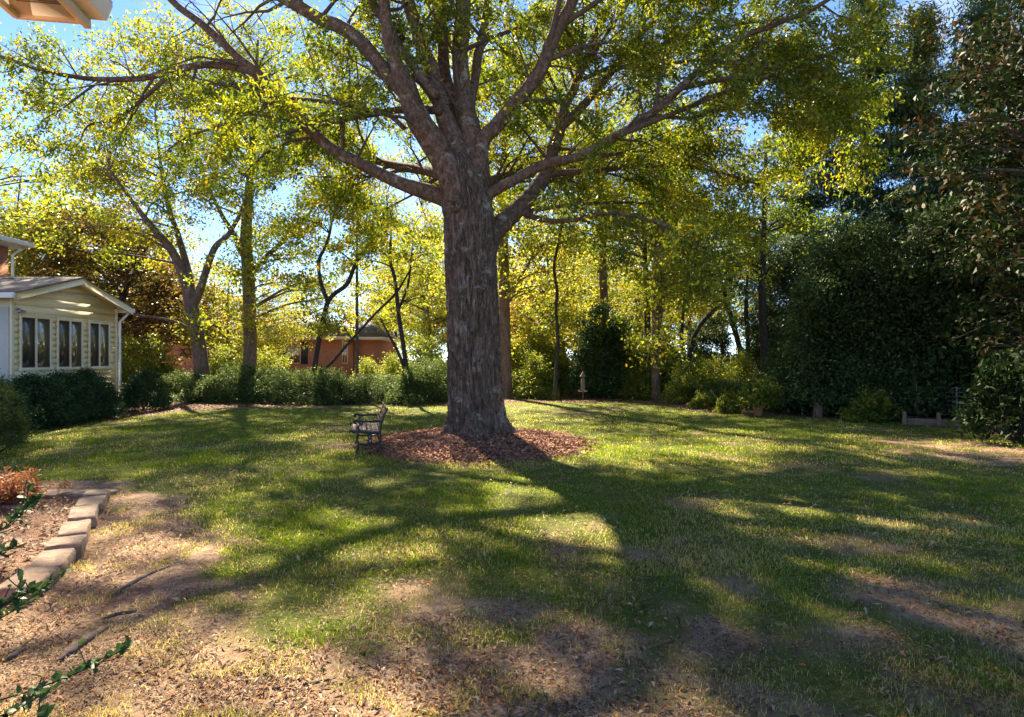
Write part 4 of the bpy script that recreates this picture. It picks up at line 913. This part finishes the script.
# ------------------------------------------------------------ porch eave at the upper left
def porch():
    z = 3.9; A = P(88, 22, 1); dd = (z-H)/A[2-0] if False else (z-H)*F/(CY-22); c = P(88, 22, dd)
    r = empty('porch_eave', (c[0], c[1], z), math.atan2(.17, 1)); tag(r, 'corner of a beige roof eave with vented soffit and gutter overhead', 'roof')
    # local -x towards the house, -y towards the camera
    s = MB(); s.box(-.375, -.02, -3.2, -.03, 0, .015)
    s.build('soffit', M['soffit'], r)
    v = MB()
    for k in range(13): v.box(-.30, -.06, -.20-k*.022, -.192-k*.022, -.004, .002)
    for k in range(13): v.box(-.30, -.06, -.62-k*.022, -.612-k*.022, -.004, .002)
    v.build('soffit_vent', M['brown_frame'], r)
    f = MB(); f.box(-.02, .02, -3.2, 0, -.045, .20); f.box(-.41, -.0205, -.03, .003, -.02, .20); f.box(-.41, -.376, -3.2, -.031, -.03, .12); f.build('fascia', M['soffit'], r, bevel=.003)
    g = MB(); g.prism([(.022, .01), (.115, .01), (.15, .10), (.15, .13), (.022, .13)], -3.2, -.02, 'y'); g.build('gutter', M['soffit'], r, bevel=.004)
    t = MB(); t.prism([(-1.6, .62), (.10, .19), (.10, .22), (-1.6, .66)], -3.3, .05, 'y'); t.build('roof', M['shingles'], r)
    w = MB(); w.box(-1.5, -.42, -3.1, -.35, -3.9, .12); w.build('wall', M['brick'], r)
porch()

# ------------------------------------------------------------ bench
def bench():
    bx, by = -2.77, 12.0; r = empty('park_bench', (bx, by, gzf(bx, by)-.01), R(104)); hl = .66
    tag(r, 'small garden bench with black iron ends and wooden slats facing left', 'bench')
    def bar(mb, x, pts, w=.017, fl=1.3): mb.tube([(x, a, b) for a, b in catmull([(p[0], p[1], 0) for p in pts], 4)[:, :2]], w, 8, flat=fl)
    for s in (-1, 1):
        x = s*hl; e = MB()
        bar(e, x, [(.31, .425), (.27, .40), (.15, .405), (0, .385), (-.15, .375), (-.2, .38)])
        bar(e, x, [(.31, .425), (.345, .43), (.35, .405), (.335, .395)], .013)
        bar(e, x, [(.20, .40), (.225, .3), (.20, .2), (.215, .1), (.27, .0)], .018)
        bar(e, x, [(.27, 0), (.29, .01)], .022)
        bar(e, x, [(-.19, .385), (-.20, .28), (-.19, .18), (-.235, .08), (-.31, .0)], .018)
        bar(e, x, [(-.19, .375), (-.205, .5), (-.25, .66), (-.325, .83)], .018)
        bar(e, x, [(.20, .19), (.1, .175), (0, .18), (-.1, .175), (-.195, .2)], .012)
        bar(e, x, [(.0, .18), (.03, .24), (-.03, .30), (.0, .38)], .012); bar(e, x, [(.0, .18), (-.04, .24), (.03, .31), (.0, .38)], .010)
        e.build('end_frame', M['black_iron'], r, smooth=True)
        a_ = MB(); bar(a_, x, [(-.225, .585), (-.1, .60), (.05, .595), (.17, .605), (.24, .62), (.275, .60), (.265, .57), (.235, .575)], .017)
        bar(a_, x, [(.20, .605), (.165, .55), (.20, .49), (.175, .42)], .014); bar(a_, x, [(.15, .60), (.12, .57), (.14, .55)], .01)
        a_.build('armrest', M['black_iron'], r, smooth=True)
    st = MB()
    for y_, z_ in [(.27, .432), (.18, .428), (.09, .42), (0, .41), (-.09, .40), (-.165, .395)]: st.box(-hl+.0, hl-.0, y_-.036, y_+.036, z_, z_+.022)
    st.build('seat', M['bench_wood'], r, bevel=.004)
    bk = MB()
    for f in (.16, .36, .56, .76, .95):
        y_ = -.19-.135*f*f-.01; z_ = .40+.44*f; bk.box(-hl+.02, hl-.02, y_+.02, y_+.04, z_-.033, z_+.033)
    bk.build('backrest', M['bench_wood'], r, bevel=.004)
    cr = MB(); cr.tube([(-hl, 0, .18), (hl, 0, .18)], .009, 6); cr.build('stretcher', M['black_iron'], r)
bench()

# ------------------------------------------------------------ edging stones
SG = 'tan stones edging the left planting bed'
SP = np.array([((px-CX)/F*dd_, dd_) for px, py in [(12, 588), (42, 565), (61, 547), (70, 534), (79, 519), (87, 506), (95, 497), (98, 491)] for dd_ in [(H-.115)*F/(py-CY)]])
stones = [(SP[k], SP[k+1]) for k in range(7)]+[((-5.05, 7.75), (-5.55, 7.85)), ((-5.62, 7.75), (-6.15, 7.95)), ((-5.55, 7.15), (-5.95, 7.3))]
slb = ['nearest and largest tan edging stone', 'second tan edging stone from the near end', 'third tan edging stone, a short one', 'fourth tan edging stone from the near end', 'fifth tan edging stone, middle of the row', 'sixth tan edging stone from the near end', 'seventh tan edging stone where the row turns',
       'flat pale stone at the far corner of the edging', 'flat pale stone left of the far corner stone', 'small flat stone lying inside the bed']
for k, (pa, pb) in enumerate(stones):
    pa, pb = np.array(pa), np.array(pb); ang = math.degrees(math.atan2(*(pb-pa)[::-1])); ln = np.linalg.norm(pb-pa)*1.0; wd = [.27, .25, .28, .24, .26, .27, .26, .33, .3, .26][k]; lb = slb[k]; px = k*9
    hgt = .115 if k < 7 else .045
    x, y = (pa+pb)/2; ang += rng.normal()*4; hgt *= rng.uniform(.85, 1.12)
    n1, n2 = 14, 10
    bm_v = []; u = np.linspace(-1, 1, n1); v = np.linspace(-1, 1, n2); hs_ = np.linspace(0, 1, 5)
    # rounded superellipsoid box, roughened
    a = np.linspace(0, 2*math.pi, 36, endpoint=False); lv = [(-.2, 1.0), (.15, 1.0), (.5, .99), (.8, .97), (.95, .92), (1.0, .80), (1.0, .4)]
    V = []
    for (hz_, sc2) in lv:
        ca, sa = np.cos(a), np.sin(a); e = .22
        xx = np.sign(ca)*np.abs(ca)**e*ln/2*sc2; yy_ = np.sign(sa)*np.abs(sa)**e*wd/2*sc2
        jit = (fbm(xx*7+k*3, yy_*7+hz_*2, k, 3)-.5)
        V.append(np.stack([xx*(1+jit*.25), yy_*(1+jit*.3), hz_*hgt+(fbm(xx*5+k, yy_*5, 2, 3)-.5)*.03*(hz_ > .7)], -1))
    V = np.concatenate(V+[np.array([[0, 0, hgt]])]); m = len(a)
    i, j = np.meshgrid(np.arange(len(lv)-1), np.arange(m), indexing='ij')
    Q = np.stack([i*m+j, i*m+(j+1) % m, (i+1)*m+(j+1) % m, (i+1)*m+j], -1).reshape(-1, 4); o_ = (len(lv)-1)*m
    T = [(len(lv)*m, o_+q, o_+(q+1) % m) for q in range(m)]
    st = obj('edging_stone', mk_mesh('edging_stone', V, Q, T, [M['stone']], smooth=True)); st.location = (x, y, gzf(x, y)); st.rotation_euler = (rng.normal()*.03, rng.normal()*.03, R(ang))
    mdf = st.modifiers.new('edge', 'EDGE_SPLIT'); mdf.split_angle = R(40)
    tag(st, lb, 'edging stone', SG)

# ------------------------------------------------------------ exposed roots and fallen sticks
def root_piece(a, label, cat='root', w=.03, name='exposed_root'):
    pts = []
    for px, py in a: x, y = Gp(px, py); pts.append((x, y, gzf(x, y)+w*.35))
    q = catmull(pts, 6); q[:, :2] += (np.stack([vnoise(np.arange(len(q))*.6, 1.5+px), vnoise(np.arange(len(q))*.6, 9.5+px)], -1)-.5)*w
    rad = w*np.clip(np.sin(np.linspace(.12, 3.0, len(q)))*1.2, .15, 1)
    b = q[0].copy(); mb = MB(); mb.tube(q-b, rad, 9, flat=.8); o = mb.build(name, M['grey_bark'], smooth=True); o.location = b; tag(o, label, cat)
root_piece([(58, 662), (72, 651), (92, 637), (108, 627)], 'thick exposed root in the bare soil at the lower left', w=.03)
root_piece([(2, 662), (14, 656), (28, 646)], 'short root stub by the left edge of the bare soil', w=.022)
root_piece([(100, 620), (118, 614), (136, 611)], 'thin root just beyond the thick exposed root', w=.018)
root_piece([(112, 596), (128, 586), (150, 574), (172, 566)], 'dark knotty root between edging stones and turf', w=.02)
for k, (a, lb) in enumerate([([(925, 655), (960, 668), (1000, 678)], 'long curved twig lying at the lower right'), ([(250, 690), (300, 684), (340, 676)], 'pale stick lying near the bottom centre left'), ([(640, 598), (655, 594), (668, 588)], 'small stick in the sunlit patch right of centre')]):
    root_piece(a, lb, 'stick', .008, 'fallen_stick')

# ------------------------------------------------------------ small things at the back edge
def feeder():
    x, y = Gp(583, 402); r = empty('bird_feeder', (x, y, 0), 0, .9); tag(r, 'pale bird feeder on a thin post before the dark evergreen shrub', 'bird feeder')
    m = MB(); m.tube([(0, 0, 0), (0, 0, .5)], .02, 8); m.build('post', M['wood_post'], r)
    m = MB(); m.tube([(0, 0, .5), (0, 0, .52), (0, 0, 1.05), (0, 0, 1.12)], [.09, .10, .09, .05], 10); m.build('feeder_tube', M['wood_post'], r, smooth=True)
    m = MB(); m.tube([(0, 0, 1.12), (0, 0, 1.15), (0, 0, 1.26), (0, 0, 1.36)], [.15, .145, .07, .02], 10); m.build('lid', M['wood_post'], r)
    m = MB(); m.tube([(0, 0, .46), (0, 0, .49)], .2, 12); m.build('tray', M['wood_post'], r)
feeder()
def pot():
    x, y = Gp(758, 415); r = empty('flower_pot', (x, y, gzf(x, y)-.01)); tag(r, 'terracotta pot holding a bushy green plant at the bed edge', 'flower pot')
    m = MB(); m.tube([(0, 0, 0), (0, 0, .01), (0, 0, .24), (0, 0, .24), (0, 0, .30), (0, 0, .305), (0, 0, .26)], [.10, .115, .155, .175, .18, .155, .15], 20); m.build('pot', M['terracotta'], r)
    m = MB(); m.tube([(0, 0, .25), (0, 0, .268)], .15, 16); m.build('soil', M['dark_bark'], r)
    p = dup(sFern, (x, y+.02, gzf(x, y)+.25), 1.1, 1.0, 'bushy green plant growing in the terracotta pot', G5, 'plant')
pot()
def fence():
    a = np.array(Gp(812, 414)); b = np.array(Gp(1000, 425)); r = empty('wire_fence', (a[0], a[1], 0)); tag(r, 'low wire fence with thin posts in front of the dark hollies', 'fence')
    dlt = b-a; n = 5
    for k in range(n+1):
        p = dlt*k/n; m = MB(); m.tube([(p[0], p[1], -.02), (p[0], p[1], .98)], .016, 6); m.build('post', M['wire'], r)
    m = MB()
    for z in np.linspace(.1, .95, 8): m.tube([(*(dlt*q), z-.02*math.sin(q*n*3.14)**2) for q in np.linspace(0, 1, 21)], .006, 4)
    for q in np.linspace(0, 1, 60): m.tube([(*(dlt*q), .1), (*(dlt*q), .95)], .002, 3)
    m.build('wire_mesh', M['wire'], r)
fence()
def plank_bed():
    a = np.array(Gp(902, 424)); b = np.array(Gp(962, 427)); r = empty('raised_bed', (a[0], a[1], 0)); tag(r, 'low weathered plank border with two short posts below the wire fence', 'garden border')
    t = b-a; L = np.linalg.norm(t); r.rotation_euler[2] = math.atan2(t[1], t[0])
    m = MB(); m.box(0, L, -.02, .02, -.01, .17); m.box(L, L+.04, 0, 1.1, -.01, .17); m.build('plank', M['wood_post'], r, bevel=.004)
    for q in (.06, L*.62): m = MB(); m.box(q-.045, q+.045, -.11, -.022, -.02, .34); m.build('post', M['wood_post'], r, bevel=.006)
plank_bed()
def stump(px, py, rad, h, lb):
    x, y = Gp(px, py); z = np.linspace(-.05, h, 8); th_ = np.arange(24)*2*math.pi/24; ZZ_, TT = np.meshgrid(z, th_, indexing='ij')
    rr = rad*(1+.5*np.exp(-np.clip(ZZ_, 0, 9)/.06)*(.5+.5*np.cos(4*TT)))*(1+.2*(fbm(np.cos(TT)*3+5, np.sin(TT)*3+5, ZZ_*3, 2)-.5))
    V = np.stack([rr*np.cos(TT), rr*np.sin(TT), ZZ_], -1).reshape(-1, 3); V = np.vstack([V, [[0, 0, h+.01]]])
    i, j = np.meshgrid(np.arange(7), np.arange(24), indexing='ij'); Q = np.stack([i*24+j, i*24+(j+1) % 24, (i+1)*24+(j+1) % 24, (i+1)*24+j], -1).reshape(-1, 4)
    o = obj('tree_stump', mk_mesh('tree_stump', V, Q, [(192, 168+q, 168+(q+1) % 24) for q in range(24)], [M['pine_bark']], smooth=True)); o.location = (x, y, gzf(x, y)); tag(o, lb, 'stump')
stump(818, 417, .13, .45, 'pale weathered stump at the left end of the wire fence')
x, y = Gp(826, 414); m = MB(); m.box(-.04, .04, -.04, .04, -.02, .3); o = m.build('garden_stake', M['wood_post'], bevel=.006); o.location = (x, y, gzf(x, y)); tag(o, 'short square wooden stake right beside the pale stump', 'stake')

# ------------------------------------------------------------ grass, fallen leaves, mulch
def scatter_pts(n, dmin, dmax, pw=1.0, hw=.92):
    d = dmin*(dmax/dmin)**rng.random(n) if pw == 1 else (dmin**2+(dmax**2-dmin**2)*rng.random(n))**.5
    t = rng.uniform(-hw, hw, n); return t*d, d
def grass():
    Vs, Ts, Fs, o = [], [], [], 0
    for n, a, b, h, w in [(150000, 2.7, 6, .042, .0035), (230000, 5, 12, .042, .007), (230000, 10, 26, .05, .013)]:
        x, y = scatter_pts(n, a, b, 1, .95); g, l = zones(x, y); clump = fbm(x*1.8+3, y*1.8, 0, 3)
        tuft = np.clip((fbm(x*4+5, y*4+9, 0, 3)-.56)*9, 0, .75)
        k = rng.random(n) < np.clip(np.maximum((g-.22)*1.5, tuft*(y < 10)), .03, 1)*(1-l)*np.clip((clump-.3)*4, .25, 1); x, y, g = x[k], y[k], g[k]; n = len(x)
        z = gz(x, y); ang = rng.random(n)*6.28; hh = h*(.5+.9*rng.random(n))*(.6+.6*clump[k]); bend = rng.random(n)*hh*1.3; a2 = rng.random(n)*6.28; ww = w*(.6+.8*rng.random(n))
        ux, uy = np.cos(ang)*ww/2, np.sin(ang)*ww/2; bx, by = np.cos(a2)*bend, np.sin(a2)*bend
        V = np.empty((n, 5, 3)); z = z-.008
        V[:, 0] = np.stack([x-ux, y-uy, z], -1); V[:, 1] = np.stack([x+ux, y+uy, z], -1)
        V[:, 2] = np.stack([x+ux*.8+bx*.35, y+uy*.8+by*.35, z+hh*.6], -1); V[:, 3] = np.stack([x-ux*.8+bx*.35, y-uy*.8+by*.35, z+hh*.6], -1)
        V[:, 4] = np.stack([x+bx, y+by, z+hh*np.clip(1.1-bend/hh*.35, .5, 1)], -1)
        ii = np.arange(n)[:, None]*5+o; Vs.append(V.reshape(-1, 3)); Fs.append(np.hstack([ii, ii+1, ii+2, ii+3])); Ts.append(np.hstack([ii+3, ii+2, ii+4])); o += n*5
        dry = np.clip(1.05-g, 0, 1)*.75+.03+.4*np.clip((fbm(x*.9+70, y*.9, 0, 3)-.5)*4, 0, 1); t = np.where(rng.random(n) < dry, .85+.15*rng.random(n), rng.random(n)*.45+.4*fbm(x*.5, y*.5, 0, 2)); 
        Fs_t = t; (grass.t if hasattr(grass, 't') else setattr(grass, 't', [])); grass.t.append(t)
    Q = np.concatenate(Fs); T = np.concatenate(Ts); t = np.concatenate(grass.t)
    o_ = obj('grass', mk_mesh('grass', np.concatenate(Vs), Q, T, [M['grass']], fattr=np.concatenate([t, t])))
    tag(o_, 'short patchy lawn grass mixed with dry straw', 'grass', kind='stuff')
grass()
def litter_obj(name, x, y, L, W, mat, label, cat, z0=.008, tilt=.35, tint=(0, 1), lift=.02):
    n = len(x); z = gz(x, y)+z0+rng.random(n)*lift; a = rng.random(n)*6.28
    U = np.stack([np.cos(a), np.sin(a), rng.normal(size=n)*tilt*.6], -1); N = np.array([0, 0, 1.])+rng.normal(size=(n, 3))*tilt; sz = .55+.8*rng.random(n)
    V, Q = leaf_cards(np.stack([x, y, z], -1), U, N, L*sz, W*sz*(.7+.7*rng.random(n)), .35, .2)
    o = obj(name, mk_mesh(name, V, Q, None, [mat], fattr=tint[0]+(tint[1]-tint[0])*rng.random(n))); tag(o, label, cat, kind='stuff'); return o
n = 150000; x, y = scatter_pts(n, 2.8, 24, 1, .95); g, l = zones(x, y); cl = fbm(x*1.1+60, y*1.1, 0, 3)
k = rng.random(n) < np.clip((1-g)*.6+.07, 0, 1)*np.clip((cl-.42)*6, .1, 1)*np.clip(y/7, .3, 1)*(1-.5*l); x, y = x[k], y[k]
litter_obj('fallen_leaves', x, y, .047, .0115, M['litter'], 'dry tan and orange leaves scattered over lawn and soil', 'fallen leaves')
n = 200000; x, y = scatter_pts(n, 2.8, 13, 1, .95); g, l = zones(x, y); cl = fbm(x*3+20, y*3, 0, 3)
k = rng.random(n) < np.clip((.95-g)*1.2+.03, 0, 1)*np.clip((cl-.38)*5, .1, 1); x, y = x[k], y[k]
litter_obj('ground_debris', x, y, .024, .007, M['litter'], 'small crumbs of leaf and bark over the bare soil', 'debris', z0=.003, lift=.008, tint=(0, .93))
n = 2600; x, y = scatter_pts(n, 2.8, 11, 1.5, .95); cl = fbm(x*1.3+80, y*1.3, 0, 3); k = cl > .44
litter_obj('scattered_leaves', x[k], y[k], .06, .017, M['litter'], 'larger curled leaves, some bright orange, lying singly on the near lawn', 'fallen leaves', z0=.02, tilt=.5, tint=(.3, 1), lift=.015)
# leaf litter in the beds
n = 220000; x, y = scatter_pts(n, 3, 33, 1.5, 1.0); g, l = zones(x, y); q = ((x+.70)/2.12)**2+((y-12.85)/2.5)**2
k = (l > .5) & (q > 1.1); litter_obj('bed_litter', x[k], y[k], .075, .026, M['litter'], 'brown leaf litter covering the planting beds', 'leaf litter', tint=(0, .8))
n = 42000; a = rng.random(n)*6.28; rr = np.sqrt(rng.random(n))*(1.0+.09*np.abs(rng.normal(size=n))*(rng.random(n) < .35)+.03*rng.normal(size=n)); x = -.70+2.12*rr*np.cos(a); y = 12.85+2.5*rr*np.sin(a)
litter_obj('mulch_ring', x, y, .085, .03, M['mulch'], 'round mound of brown leaf mulch around the oak trunk', 'mulch', z0=-.005, tilt=.6, lift=.05)
